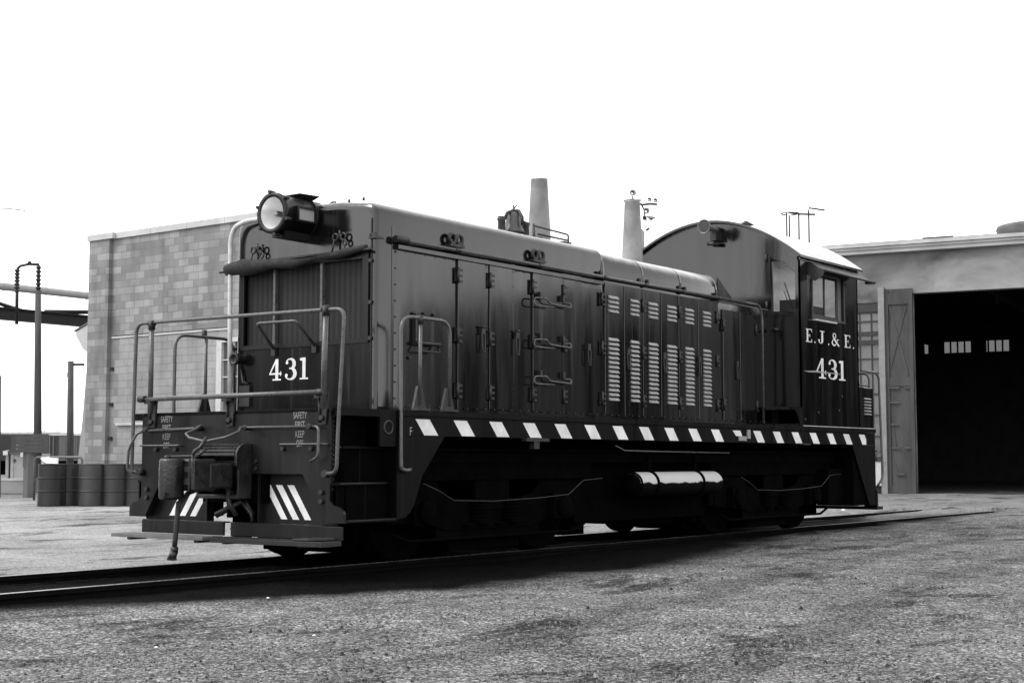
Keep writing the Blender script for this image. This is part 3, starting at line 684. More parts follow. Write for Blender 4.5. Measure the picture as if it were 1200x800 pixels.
# --- hood
def hood_body():
    mb = MB('paint')
    r = .13
    def sec(top, hw, r, zb=1.5, crown=.06, n=6):
        P = [(-hw, zb)]+([(-hw, zb+.35), (-hw, zb+.8), (-hw, top-r-.4)] if top-zb > 1.5 else [])+[(-hw+r-r*cos(a*pi/2/n), top-r+r*sin(a*pi/2/n)) for a in range(n+1)]
        P += [(-hw/2, top+crown*.75), (0, top+crown)]
        return P+[(-a_, b_) for a_, b_ in P[::-1][1:]]
    def loft(stations):
        o = len(mb.v); n = len(stations[0][1]); vs = []; fs = []
        for x, P in stations: vs += [(x, a_, b_) for a_, b_ in P]
        for i in range(len(stations)-1):
            for j in range(n-1): fs.append((i*n+j, (i+1)*n+j, (i+1)*n+j+1, i*n+j+1))
        mb.add(vs, fs, True)
    st = []
    # rounded front edge; the front face itself is a wall built below
    for k in range(5):
        t = k/4; ins = .05*(1-sin(t*pi/2)); x = HF+.05*(1-cos(t*pi/2))
        st.append((x, sec(3.62-ins*1.6, HW-ins, r)))
    for x in (1.5, 3.5, 5.07): st.append((x, sec(3.62, HW, r)))
    loft(st)
    P = sec(3.62-.08, HW-.05, r)
    # front wall with the radiator opening
    yo0, yo1, zo0, zo1 = -.845, .885, 2.24, 3.06
    X = HF
    mb.prism([(X, a_, b_) for a_, b_ in P if b_ >= 3.0]+[(X, HW-.05, zo1), (X, -HW+.05, zo1)], (.02, 0, 0))
    mb.box((X, -HW+.05, 1.5), (X+.02, HW-.05, zo0)); mb.box((X, -HW+.05, zo0), (X+.02, yo0, zo1)); mb.box((X, yo1, zo0), (X+.02, HW-.05, zo1))
    mb.use('cover')
    # long raised cover over the engine: rounder shoulders
    st = [(5.07, sec(3.50, HW-.005, .2, 3.2, .06)), (5.075, sec(3.60, HW+.012, .23, 3.2, .05)), (7.98, sec(3.60, HW+.012, .23, 3.2, .05))]
    for k in range(1, 6):
        t = k/5; st.append((7.98+.12*sin(t*pi/2), sec(3.60-.10*(1-cos(t*pi/2)), HW+.012-.06*(1-cos(t*pi/2)), .23, 3.2, .05)))
    loft(st); mb.prism([(8.10, a_, b_) for a_, b_ in st[-1][1]], (.005, 0, 0))
    # straps on the cover
    for x in (5.08, 6.0, 6.95, 7.93):
        Q = sec(3.607, HW+.018, .23, 3.24, .05); Q2 = sec(3.59, HW+.006, .23, 3.24, .05)
        for i in range(len(Q)-1): mb.add([(x, *Q[i]), (x+.035, *Q[i]), (x+.035, *Q[i+1]), (x, *Q[i+1])], [(0, 1, 2, 3)]); 
    mb.use('paint')
    # lower wall under the cover and low rear section
    loft([(5.07, sec(3.24, HW, .03, 1.5, .02)), (9.6, sec(3.24, HW, .03, 1.5, .02))])
    mb.prism([(8.08, -.98, 3.57), (8.08, -.98, 3.245), (8.60, -.98, 3.245)], (0, .02, 0))
    mb.prism([(8.08, .96, 3.57), (8.08, .96, 3.245), (8.60, .96, 3.245)], (0, .02, 0))
    # base skirt
    for s in (-1, 1): mb.box((1.0, s*HW, 1.5), (9.6, s*(HW+.03), 1.56))
    # dent marks in the roof edge
    return mb
HD = obj('hood', hood_body(), LO)
# vertical panel seams on the side as narrow strips
mb = MB('paint')
mb.box((1.20, -HW-.006, 1.56), (1.235, -HW, 3.40))
for x in (2.72, 3.215, 4.225): mb.box((x, -HW-.008, 1.57), (x+.075, -HW, 3.22))
mb.box((4.24, -HW-.012, 1.56), (4.62, -HW-.0, 3.22))
obj('panel_strip', mb, HD, .003)
# radiator
mb = MB('mesh'); mb.box((HF+.045, -.845, 2.24), (HF+.06, .885, 3.06)); rad = obj('radiator_grille', mb, LO)
mb = MB('rail_pipe')
for y_ in (.425, -.26): mb.box((HF-.008, y_-.016, 2.24), (HF+.04, y_+.016, 3.06))
obj('mullion', mb, rad)
mb = MB('paint_end')
for a_, b_ in (((HF-.018, -.92, 2.20), (HF-.001, .93, 2.245)), ((HF-.018, -.92, 2.246), (HF-.001, -.84, 3.12)), ((HF-.018, .875, 2.246), (HF-.001, .93, 3.12)), ((HF-.018, -.839, 3.05), (HF-.001, .874, 3.12))): mb.box(a_, b_)
mb.use('iron')
for z_ in (3.02, 2.6, 2.24): mb.cyl((HF-.02, -.955, z_), (HF-.035, -.955, z_), .022, 8)
obj('grille_frame', mb, rad)
# rolled canvas winter cover
pts = []; rr = []
for k in range(25):
    t = k/24; y_ = 1.07-2.02*t; z_ = 3.07+.065*t-.035*sin(pi*min(1, max(0, (t-.25)/.6)))+.022*sin(t*21)*.4; pts.append((HF-.085+.01*sin(t*9), y_, z_)); rr.append(.047+.018*sin(t*5+1)+.012*sin(t*17)+(.018 if .12 < t < .3 else 0))
mb = MB('canvas'); mb.tube(pts, rr, 12); mb.use('iron'); mb.tube([(HF-.11, 1.16, 3.05), (HF-.11, 1.05, 3.055)], .014, 6); mb.tube([(HF-.10, -.93, 3.12), (HF-.10, -1.05, 3.12)], .014, 6)
mb.box((HF-.03, -.94, 3.13), (HF-.001, .9, 3.15)); obj('canvas_roll', mb, LO)
def hooks(y_, z_):
    mb = MB('iron')
    mb.cyl((HF, y_, z_+.04), (HF-.05, y_, z_+.04), .012, 6); mb.tube([(HF-.04, y_, z_+.09), (HF-.04, y_, z_+.0)], .011, 6)
    mb.torus((HF-.045, y_+.055, z_+.02), (1, 0, 0), .035, .011, 10, 6); mb.torus((HF-.045, y_-.055, z_+.02), (1, 0, 0), .035, .011, 10, 6)
    mb.torus((HF-.045, y_-.075, z_-.045), (1, 0, 0), .028, .01, 10, 6); mb.tube([(HF-.045, y_+.07, z_-.01), (HF-.06, y_+.09, z_-.14)], .011, 6); mb.tube([(HF-.045, y_-.07, z_-.07), (HF-.06, y_-.08, z_-.14)], .012, 6)
    obj('curtain_hook', mb, LO)
hooks(.655, 3.24); hooks(-.545, 3.27)
# number on the radiator shutter door
mb = MB('white'); letters(mb, '431', lambda u, v, k: (HF-k-.001, .487-u, 1.862+v), .225, .19, 1.12); obj('road_number', mb, HD)
# grab rail, round plug, pipe, small latch
mb = MB('rail_pipe'); mb.tube(bend([(HF, .412, 2.18), (.60, .297, 2.43), (.60, -.27, 2.425), (HF, -.185, 2.19)], .05), .016, 8); mb.use('iron'); mb.box((HF-.03, .38, 2.12), (HF, .44, 2.2)); mb.box((HF-.03, -.215, 2.13), (HF, -.155, 2.21)); obj('grab_rail', mb, LO)
mb = MB('iron'); mb.lathe((HF, .905, 2.105), (-1, 0, 0), [(0, .05), (.09, .055), (.09, .065), (.13, .065), (.13, .045), (.1, .04), (.1, .001)], 18); mb.tube([(HF-.02, .9, 2.0), (HF-.03, .86, 1.86), (HF-.03, .78, 1.84)], .014, 6); mb.box((HF-.03, .76, 1.60), (HF, .92, 1.82)); obj('connector_socket', mb, LO)
mb = MB('pale_pipe'); mb.tube(bend([(.93, .30, 3.60), (.88, .80, 3.575), (.88, .96, 3.53), (.88, 1.02, 3.40), (.88, 1.01, 2.6), (.88, .985, 1.52)], .10, 6), .026, 10); mb.use('iron'); mb.cyl((.88, 1.018, 3.06), (.88, 1.018, 3.13), .05, 10); mb.box((.90, .96, 2.2), (.95, 1.03, 2.23)); obj('conduit', mb, LO)
mb = MB('iron'); mb.box((HF-.03, -1.02, 3.24), (HF+.1, -.93, 3.262)); mb.box((HF-.03, -1.0, 3.262), (HF+.02, -.97, 3.30)); mb.box((HF-.03, -.96, 3.262), (HF+.02, -.94, 3.29)); obj('flag_bracket', mb, LO)
mb = MB('rail_pipe')
mb.prism([(HF-.012, -.88, 1.5), (HF-.012, -.98, 1.5), (HF-.012, -.98, 3.5), (HF-.012, -.93, 3.5)], (.01, 0, 0)); obj('corner_strip', mb.__class__('paint_end').prism([(HF-.010, -.945, 1.5), (HF-.010, -.96, 1.5), (HF-.010, -.96, 3.45), (HF-.010, -.945, 3.45)], (.009, 0, 0)), HD)

# --- headlight
hx0, hz, hr = .50, 3.535, .195
mb = MB('paint_end'); mb._lathe((hx0, 0, hz), Vector((1, 0, 0)), [(.04, .165), (.0, .165), (.0, .212), (.05, .212), (.05, hr), (.62, hr), (.62, hr*.9), (.64, .001)], 32, True)
mb.box((hx0+.10, -.09, hz-.235), (1.0, .09, hz-.17)); mb.lathe((hx0+.45, 0, hz), (1, 0, 0), [(0, .208), (.035, .2085)], 32)
mb.prism([(hx0+.34, -.06, hz+.19), (hx0+.52, -.08, hz+.19), (hx0+.56, -.14, hz+.235), (hx0+.30, -.10, hz+.235)], (0, .2, 0))
mb.prism([(hx0+.55, -.20, hz+.12), (hx0+.70, -.20, hz+.2), (hx0+.62, -.20, hz-.1)], (0, .02, 0))
HL = obj('headlight', mb, LO)
mb = MB('mirror'); prof = [(.30-(.30*(r_/.165)**2), r_) for r_ in (.001, .03, .06, .09, .12, .145, .165)]
mb._lathe((hx0, 0, hz), Vector((1, 0, 0)), [(a_+.012, b_) for a_, b_ in prof], 32, True); obj('reflector', mb, HL)
mb = MB('iron'); mb.cyl((hx0+.06, 0, hz), (hx0+.24, 0, hz), .03, 10); mb.tube([(hx0+.10, 0, hz), (hx0+.10, -.15, hz-.015)], .012, 6)
mb.use('milky'); mb.lathe((hx0+.04, 0, hz), (1, 0, 0), [(0, .01), (.02, .026), (.05, .02)], 12); obj('lamp_bulb', mb, HL)
mb = MB('lens'); mb.lathe((hx0-.004, 0, hz), (1, 0, 0), [(0, .001), (.004, .10), (.010, .168), (.014, .168)], 32); obj('lens', mb, HL)
mb = MB('iron')
for k in range(6):
    a_ = k*pi/3+.35; mb.tube([(hx0-.006, cos(a_)*.225, hz+sin(a_)*.225), (hx0+.07, cos(a_)*.225, hz+sin(a_)*.225)], .018, 6)
obj('clamp', mb, HL)
mb = MB('paint_end')
nb0, nb1 = hx0+.15, hx0+.43
for a_, b_ in (((nb0, -.225, hz-.085), (nb1, -.18, hz-.065)), ((nb0, -.225, hz+.055), (nb1, -.18, hz+.075)), ((nb0, -.225, hz-.065), (nb0+.025, -.18, hz+.055)), ((nb1-.025, -.225, hz-.065), (nb1, -.18, hz+.055))): mb.box(a_, b_)
mb.use('milky'); mb.box((nb0+.025, -.205, hz-.065), (nb1-.025, -.19, hz+.055)); obj('number_board', mb, HL)

# --- hood side: doors
def hinge(mb, x, z):
    mb.use('iron'); Y = -HW-.008
    mb.cyl((x, Y-.022, z-.085), (x, Y-.022, z+.085), .017, 8); mb.box((x-.035, Y-.008, z-.07), (x+.01, Y, z+.07))
    for k in (-.06, 0, .06): mb.box((x+.012, Y-.02, z+k-.012), (x+.085, Y, z+k+.012))
def door(x0, x1, hinges, latches, louver=None, name='engine_door', z1=3.20):
    mb = MB('paint'); mb.box((x0+.004, -HW-.022, 1.585), (x1-.004, -HW-.0, z1)); d = obj(name, mb, HD, .004)
    if hinges:
        mb = MB('iron')
        for x, z in hinges: hinge(mb, x, z)
        obj('hinge', mb, d)
    for x, z in latches:
        mb = MB('iron'); Y = -HW-.022
        mb.box((x-.03, Y-.04, z-.01), (x+.03, Y, z+.06)); mb.tube([(x-.035, Y-.04, z+.07), (x+.035, Y-.04, z+.07)], .014, 6)
        mb.tube(bend([(x-.035, Y-.035, z), (x-.022, Y-.04, z-.2), (x+.022, Y-.04, z-.2), (x+.035, Y-.035, z)], .02, 3), .008, 6); obj('latch', mb, d)
    if louver:
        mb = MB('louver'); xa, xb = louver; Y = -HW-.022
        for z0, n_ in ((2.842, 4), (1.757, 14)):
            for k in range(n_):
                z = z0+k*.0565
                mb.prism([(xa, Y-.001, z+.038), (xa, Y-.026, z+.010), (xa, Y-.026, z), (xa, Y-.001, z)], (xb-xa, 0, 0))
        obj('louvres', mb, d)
    return d
hz3 = (2.995, 2.355, 1.762)
door(2.245, 2.72, [(2.235, z) for z in hz3], [(2.645, 2.40)])
door(2.80, 3.215, [(2.80, z) for z in hz3], [(3.27, 2.40)])
door(3.61, 4.225, [(3.60, 3.0), (4.215, 3.0), (3.60, 2.375), (4.215, 2.375), (3.60, 1.77), (4.215, 1.77)], [], name='access_panel')
# removable panel grab irons
for z in (2.85, 2.375, 1.955):
    mb = MB('rail_pipe'); Y = -HW-.02
    mb.tube(bend([(3.74, Y, z+.02), (3.74, Y-.06, z+.03), (3.56, Y-.06, z+.02), (3.54, Y-.07, z-.05), (3.60, Y-.07, z-.065), (3.95, Y-.07, z-.06)], .03, 3), .010, 6)
    mb.tube(bend([(3.74, Y-.06, z+.03), (3.80, Y-.06, z+.03), (3.87, Y-.06, z-.02), (4.30, Y-.06, z-.035), (4.30, Y-.05, z+.02), (4.20, Y, z+.02)], .03, 3), .011, 6)
    mb.use('iron'); mb.box((3.69, Y-.05, z+.03), (3.73, Y, z+.10)); mb.box((4.15, Y-.05, z+.03), (4.19, Y, z+.10)); obj('grab_iron', mb, HD)
lw = [(5.117, 5.55, (5.19, 5.405)), (5.56, 5.985, (5.70, 5.885)), (6.0, 6.435, (6.135, 6.345)), (6.45, 6.89, (6.60, 6.82)), (6.905, 7.42, (7.07, 7.275)), (7.43, 7.99, (7.55, 7.745))]
for k, (a_, b_, l_) in enumerate(lw):
    hx = {0: 5.04, 1: None, 2: 5.99, 3: None, 4: 6.91, 5: 7.93}[k]
    door(a_, b_, [(hx, z) for z in (2.99, 2.39, 1.775)] if hx else [], [], l_, 'louvred_door')
mb = MB('iron')
for x in (4.735, 5.62, 6.5, 7.42, 8.5): mb.box((x-.03, -HW-.05, 2.34), (x+.03, -HW, 2.42)); mb.tube(bend([(x-.03, -HW-.045, 2.34), (x-.02, -HW-.05, 2.16), (x+.02, -HW-.05, 2.16), (x+.03, -HW-.045, 2.34)], .02, 3), .008, 6)
obj('door_latch', mb, HD)
door(8.12, 8.6, [(8.12, 2.9), (8.12, 1.8)], [], name='rear_door', z1=3.12); door(8.62, 9.1, [(9.1, 2.9), (9.1, 1.8)], [], name='rear_door', z1=3.12)
# side handrail along the hood top
mb = MB('rail_pipe'); Y = -HW-.075
mb.tube([(1.35, Y, 3.25), (5.0, Y, 3.253), (8.7, Y, 3.262)], .019, 8)
mb.tube(bend([(8.7, Y, 3.262), (9.12, Y, 3.26), (9.21, Y, 3.1), (9.21, Y, 1.56)], .1), .019, 8)
mb.use('iron'); mb.tube([(1.19, Y+.02, 3.255), (1.36, Y, 3.255)], .04, 8)
for x in (1.25, 2.17, 3.67, 5.05, 6.0, 6.95, 7.93): mb.tube([(x, -HW+.01, 3.235), (x, Y, 3.25)], .02, 6); mb.tube([(x-.04, Y, 3.25), (x+.04, Y, 3.25)], .027, 8)
mb.use('paint'); mb.box((1.25, -HW-.05, 3.165), (5.05, -HW-.001, 3.205))
obj('hood_handrail', mb, LO)
for x in (2.17, 3.67):
    mb = MB('iron'); Y = -HW-.05
    for q in (-.06, .06): mb.torus((x+q, Y, 3.37), (0, 1, 0), .05, .022, 16, 8)
    mb.box((x-.12, Y-.03, 3.285), (x+.12, -HW, 3.315)); obj('lifting_ring', mb, LO)
for x in (5.0, 5.9, 6.1, 6.9, 7.05, 7.9): obj('cover_latch', MB('iron').box((x-.02, -HW-.05, 3.26), (x+.02, -HW-.018, 3.33)).box((x-.035, -HW-.035, 3.30), (x+.035, -HW-.018, 3.315)), LO)
# classification-flag step bracket on the hood side
mb = MB('iron'); Y = -HW
mb.box((1.53, Y-.045, 2.20), (1.56, Y, 2.53)); mb.box((1.575, Y-.045, 2.20), (1.595, Y, 2.53)); mb.box((1.60, Y-.05, 2.485), (1.86, Y, 2.50)); mb.tube([(1.52, Y-.06, 2.225), (1.90, Y-.06, 2.225)], .02, 8); mb.tube(bend([(1.56, Y-.05, 2.2), (1.56, Y-.1, 2.14), (1.86, Y-.1, 2.14), (1.88, Y-.05, 2.2)], .03, 3), .010, 6)
for x, z in ((1.53, 2.53), (1.70, 2.54), (1.86, 2.54), (1.47, 2.07)): mb.cyl((x, Y, z), (x, Y-.025, z), .016, 6)
obj('step_bracket', mb, LO)

# --- walkway handrails
def side_rail(s):
    mb = MB('rail_pipe'); Y = 1.49*s
    mb.tube(bend([(.93, s*1.51, .94), (.86, s*1.535, .93), (.765, s*1.535, .94), (.765, s*1.53, 1.1), (.80, Y, 2.42), (1.55, Y, 2.42), (1.55, Y, 1.57)], .16, 7) if s < 0 else bend([(.60, 1.47, .93), (.52, 1.46, .93), (.515, 1.46, 1.0), (.515, 1.46, 2.37), (1.35, 1.46, 2.37), (1.38, 1.46, 1.57)], .16, 7), .019, 8)
    mb.tube([(1.09, Y, 1.57), (1.09, Y, 2.41)] if s < 0 else [(.95, 1.46, 1.56), (.95, 1.46, 2.37)], .019, 8)
    mb.use('iron')
    for x in ((1.09, 1.53) if s < 0 else (.95, 1.38)):
        mb.prism([(x-.10, Y, 1.512), (x+.10, Y, 1.512), (x+.03, Y, 1.75), (x-.03, Y, 1.75)], (0, -s*.03, 0)); mb.box((x-.10, Y-.05, 1.512), (x+.10, Y+.03, 1.535))
    mb.tube([(1.09 if s < 0 else .95, Y, 2.36), (1.09 if s < 0 else .95, Y, 2.45)], .03, 8)
    return obj('walkway_handrail', mb, LO)
side_rail(-1); side_rail(1)
mb = MB('rail_pipe')
mb.tube(bend([(-.06, 1.30, .905), (-.08, 1.385, .905), (-.08, 1.39, 1.02), (-.08, 1.36, 2.43), (-.08, 1.12, 2.435), (-.08, -1.34, 2.415), (-.08, -1.575, 2.41), (-.08, -1.505, 1.3), (-.08, -1.49, .915), (-.06, -1.33, .905)], .16, 7), .019, 8)
mb.tube([(-.08, 1.12, 1.50), (-.08, 1.12, 2.43)], .027, 8); mb.tube([(-.08, -1.315, 1.50), (-.08, -1.338, 2.41)], .027, 8)
mb.tube([(-.09, 1.24, 1.648), (-.09, .02, 1.652), (-.09, -1.29, 1.656)], .024, 8)
mb.use('iron')
for y_ in (1.12, -1.338): mb.tube([(-.08, y_, 2.36), (-.08, y_, 2.45)], .036, 8); mb.tube([(-.08, y_-.04, 2.425), (-.08, y_+.04, 2.425)], .033, 8)
for y_ in (1.23, -1.29): mb.tube([(-.09, y_-.05, 1.652), (-.09, y_+.05, 1.652)], .036, 8)
for y_ in (1.16, -.06 if False else .0, -1.25):
    mb.prism([(-.002, y_-.07, 1.66), (-.002, y_+.07, 1.66), (-.002, y_+.04, 1.36), (-.002, y_-.04, 1.36)], (-.02, 0, 0)); mb.box((-.10, y_-.035, 1.60), (-.002, y_+.035, 1.67))
    mb.cyl((-.02, y_, 1.42), (-.05, y_, 1.42), .025, 8); mb.tube([(-.03, y_+.03, 1.62), (-.03, y_+.03, 1.38)], .014, 6)
for y_, in ((1.30,), (-1.33,)): mb.cyl((0, y_, .905), (-.08, y_, .905), .035, 8)
obj('end_handrail', mb, LO)

# --- roof fittings
for i, (x, zb, zt, n_) in enumerate(((5.18, 3.60, 4.61, 'a'), (7.42, 3.60, 4.65, 'b'))):
    mb = MB('stack'); mb._lathe((x, 0, 0), Vector((0, 0, 1)), [(zb, .150), (zb+.3, .146), (zt-.02, .108), (zt, .112), (zt, .10), (zt-.3, .098)], 28, True); obj('exhaust_stack', mb, LO)
mb = MB('brass'); bx = 4.63
mb._lathe((bx, 0, 0), Vector((0, 0, 1)), [(3.845, .13), (3.85, .14), (3.87, .137), (3.92, .113), (4.0, .098), (4.07, .09), (4.10, .07), (4.115, .03), (4.17, .012), (4.20, .010), (4.20, .001)], 24, True)
BL = obj('bell', mb, LO)
mb = MB('iron'); mb.tube([(bx-.02, -.15, 3.93), (bx-.02, -.15, 4.03), (bx, -.08, 4.12), (bx, 0, 4.135), (bx, .08, 4.12), (bx, .15, 4.03), (bx, .15, 3.93)], .02, 8)
mb.tube([(bx-.17, 0, 4.02), (bx-.14, 0, 4.08), (bx, 0, 4.13), (bx+.14, 0, 4.08), (bx+.17, 0, 4.02)], .02, 8)
for q in (-1, 1): mb.tube([(bx+q*.16, 0, 4.02), (bx+q*.30, 0, 4.0)], .022, 8); mb.tube([(bx+q*.25, 0, 3.68), (bx+q*.25, 0, 4.01)], [.05, .03], 8); mb.lathe((bx+q*.25, 0, 3.7), (0, 0, 1), [(0, .06), (.04, .05), (.26, .045), (.29, .06), (.31, .05)], 10)
mb.tube([(bx, 0, 4.15), (bx+.04, -.03, 4.21)], .008, 5)
obj('bell_yoke', mb, BL)
mb = MB('iron'); z0 = 3.86
mb.tube(bend([(4.47, -.42, 3.68), (4.47, -.42, z0+.02), (5.22, -.42, z0+.0), (5.22, -.42, 3.66)], .02, 2), .012, 6); mb.tube([(4.42, -.52, 3.76), (5.05, -.52, 3.76)], .012, 6); mb.box((5.02, -.5, 3.64), (5.18, -.36, 3.75)); mb.tube([(4.42, -.48, 3.66), (4.47, -.42, 3.9)], .014, 6); mb.box((4.50, -.5, 3.66), (4.55, -.36, 3.74))
obj('roof_step', mb, LO)
# raised bumps along the roof front edge and dents
mb = MB('paint')
for y_ in (-.1, -.35, -.55, -.75): mb.cyl((1.06, y_, 3.66), (1.06, y_, 3.695), .015, 6)
obj('roof_bolt', mb, HD)

# --- cab
def arcz(y_, rise=.0): return 4.60-.62*(abs(y_)/1.54)**1.95*1.0+rise
CX0, CX1 = 9.58, 11.66; CW = 1.5
def curve_plate(outline, holes, thick, fn):
    """flat panel with holes through a 2D filled curve; fn maps (u, v, w) to 3D"""
    cu = bpy.data.curves.new('c', 'CURVE'); cu.dimensions = '2D'; cu.fill_mode = 'BOTH'; cu.extrude = thick/2
    for pts in [outline]+holes:
        sp = cu.splines.new('POLY'); sp.points.add(len(pts)-1)
        for q, (a_, b_) in zip(sp.points, pts): q.co = (a_, b_, 0, 1)
        sp.use_cyclic_u = True
    o = bpy.data.objects.new('c', cu); COL.objects.link(o)
    dg = bpy.context.evaluated_depsgraph_get(); dg.update(); me = bpy.data.meshes.new_from_object(o.evaluated_get(dg))
    r_ = [fn(*v.co) for v in me.vertices], [tuple(p.vertices) for p in me.polygons]
    bpy.data.objects.remove(o); bpy.data.curves.remove(cu); bpy.data.meshes.remove(me); return r_
def rect(a, b, c, d): return [(a, b), (c, b), (c, d), (a, d)]
def end_wall(x, holes):
    ys = [-CW+2*CW*i/28 for i in range(29)]
    ol = [(-CW, DZ)]+[(y_, arcz(y_)) for y_ in ys]+[(CW, DZ)]
    if x < 10: ol = [(-HW-.0, 1.52)]+[(-HW, 1.79), (-CW, 1.79)]+[(y_, arcz(y_)) for y_ in ys]+[(CW, 1.79), (HW, 1.79), (HW, 1.52)]
    return curve_plate(ol, holes, .04, lambda u, v, w_: (x+w_, u, v))
def quadhole(s, pts): return [(s*a_, b_) for a_, b_ in pts]
mb = MB('paint')
win = [(1.03, 3.19), (1.03, 4.03), (1.46, 3.87), (1.46, 3.16)]
vs, fs = end_wall(CX0+.02, [quadhole(-1, win), quadhole(1, win)]); mb.add(vs, fs)
vs, fs = end_wall(CX1-.02, [quadhole(-1, [(.64, 3.1), (.64, 4.15), (1.40, 3.9), (1.40, 3.1)]), quadhole(1, [(.85, 3.1), (.85, 4.1), (1.38, 3.9), (1.38, 3.1)]), rect(-.56, 3.2, -.05, 4.25), rect(.05, 3.2, .6, 4.25)]); mb.add(vs, fs)
for s in (-1, 1):
    vs, fs = curve_plate([(CX0, DZ), (CX1, DZ), (CX1, 3.99), (CX0, 3.99)], [rect(9.99, 3.14, 11.08, 3.80)], .03, lambda u, v, w_: (u, s*(CW-.015)+w_, v)); mb.add(vs, fs)
mb.box((CX0+.04, -CW+.03, 1.51), (CX1-.04, CW-.03, 1.56)); mb.use('seat'); mb.box((CX0+.05, -.9, 1.57), (CX0+.5, .8, 2.95))
mb.box((10.05, -1.35, 3.0), (10.12, -.95, 3.42)); mb.box((10.45, -1.30, 2.9), (10.85, -.95, 3.35)); mb.box((9.7, .2, 2.6), (10.4, 1.2, 3.55)); mb.box((11.5, .1, 3.15), (11.6, .84, 4.2))
# thin arc seam lines and door outline on the cab front
mb.use('paint')
for i in range(20):
    y0 = -1.5+i*.08
    if y0 > -.1: break
    mb.prism([(CX0-.008, y0, arcz(y0)-.275), (CX0-.008, y0+.08, arcz(y0+.08)-.275), (CX0-.008, y0+.08, arcz(y0+.08)-.30), (CX0-.008, y0, arcz(y0)-.30)], (.006, 0, 0))
CB = obj('cab', mb, LO)
# front cab door
mb = MB('paint')
vs, fs = curve_plate([(-1.00, 1.80), (-1.492, 1.80), (-1.492, 3.93), (-1.00, 4.10)], [quadhole(-1, [(1.05, 3.21), (1.05, 4.01), (1.445, 3.86), (1.445, 3.18)])], .02, lambda u, v, w_: (CX0-.0125+w_, u, v)); mb.add(vs, fs)
mb.box((CX0-.04, -1.46, 3.14), (CX0-.02, -1.04, 3.18))
dr = obj('cab_door', mb, CB); mb = MB('iron')
for z_ in (4.0, 3.3, 2.1): mb.cyl((CX0-.03, -.99, z_-.06), (CX0-.03, -.99, z_+.06), .018, 6)
mb.tube([(CX0-.05, -1.08, 2.93), (CX0-.06, -1.2, 2.93)], .022, 6); mb.cyl((CX0-.02, -1.09, 2.93), (CX0-.06, -1.09, 2.93), .035, 8); obj('door_handle', mb, dr)
mb = MB('glass'); mb.add([(CX0-.012, -1.05, 3.18), (CX0-.012, -1.445, 3.18), (CX0-.012, -1.445, 3.87), (CX0-.012, -1.05, 4.01)], [(0, 1, 2, 3)]); obj('window_pane', mb, dr)
mb = MB('iron'); mb.tube([(CX0+.0, -1.40, 3.22), (CX0-.04, -1.28, 3.62)], .010, 6); mb.tube([(CX0, -1.36, 3.22), (CX0-.04, -1.27, 3.5)], .007, 6); obj('wiper', mb, dr)
# step under the cab front
mb = MB('paint'); mb.box((9.20, -1.49, 1.75), (9.579, -1.02, 1.79)); mb.prism([(9.579, -1.49, 1.75), (9.40, -1.49, 1.75), (9.50, -1.49, 1.66), (9.579, -1.49, 1.52)], (0, .02, 0)); obj('cab_step', mb, LO)
mb = MB('paint'); mb.box((9.575, -1.515, 1.505), (12.24, -1.44, 1.525)); mb.use('pale_pipe'); mb.box((9.62, -1.522, 1.522), (12.2, -1.502, 1.532)); obj('cab_sill_strip', mb, LO)
# side windows
for s in (-1, 1):
    mb = MB('darkframe'); Y = s*(CW+.0)
    for a_, b_, c_, d_ in ((9.95, 3.11, 11.12, 3.14), (9.95, 3.80, 11.12, 3.83), (9.95, 3.14, 9.99, 3.80), (11.08, 3.14, 11.12, 3.80)): mb.box((a_, Y, b_), (c_, Y+s*.025, d_))
    Y2 = s*(CW-.02)
    for x0, x1, q in ((10.0, 10.50, 0), (10.47, 10.95, .012)):
        for a_, b_, c_, d_ in ((x0, 3.14, x1, 3.19), (x0, 3.75, x1, 3.80), (x0, 3.19, x0+.045, 3.75), (x1-.045, 3.19, x1, 3.75)): mb.box((a_, Y2-s*q, b_), (c_, Y2-s*(q+.011), d_))
    mb.use('wood'); mb.box((10.96, Y2, 3.14), (11.08, Y2-s*.02, 3.80))
    wn = obj('side_window', mb, CB)
    mb = MB('glass'); mb.box((10.045, Y2-s*.004, 3.19), (10.455, Y2-s*.007, 3.75)); mb.box((10.515, Y2-s*.016, 3.19), (10.905, Y2-s*.019, 3.75)); obj('window_pane', mb, wn)
    mb = MB('pale_pipe'); mb.box((10.0, Y, 3.085), (10.75, Y+s*.06, 3.105)); obj('arm_rest', mb, wn)
    # sheet-metal awning with drooping ends
    mb = MB('darkframe'); 
    P = [(0, 3.95), (.05, 3.93), (.11, 3.89), (.19, 3.835), (.27, 3.80)]
    for i in range(4):
        (a0, z0), (a1, z1) = P[i], P[i+1]
        mb.prism([(9.86, s*(CW+.002+a0), z0), (11.62, s*(CW+.002+a0), z0), (11.62, s*(CW+.002+a1), z1), (9.86, s*(CW+.002+a1), z1)], (0, 0, -.012))
    mb.prism([(9.86, s*(CW+.002), 3.95)]+[(9.86, s*(CW+.002+a_), z_-.013) for a_, z_ in P]+[(9.86, s*(CW+.24), 3.71), (9.86, s*(CW+.12), 3.65), (9.86, s*(CW+.002), 3.68)], (.012, 0, 0))
    mb.use('iron'); mb.tube([(9.86, s*(CW+.27), 3.79), (11.66, s*(CW+.27), 3.79)], .018, 6); mb.lathe((11.60, s*(CW+.24), 3.76), (0, 0, 1), [(0, .08), (.03, .09)], 12)
    obj('awning', mb, CB)
    mb = MB('glass'); mb.box((9.70, s*(CW+.004), 3.30), (9.71, s*(CW+.11), 3.72)); obj('wind_deflector', mb, CB)
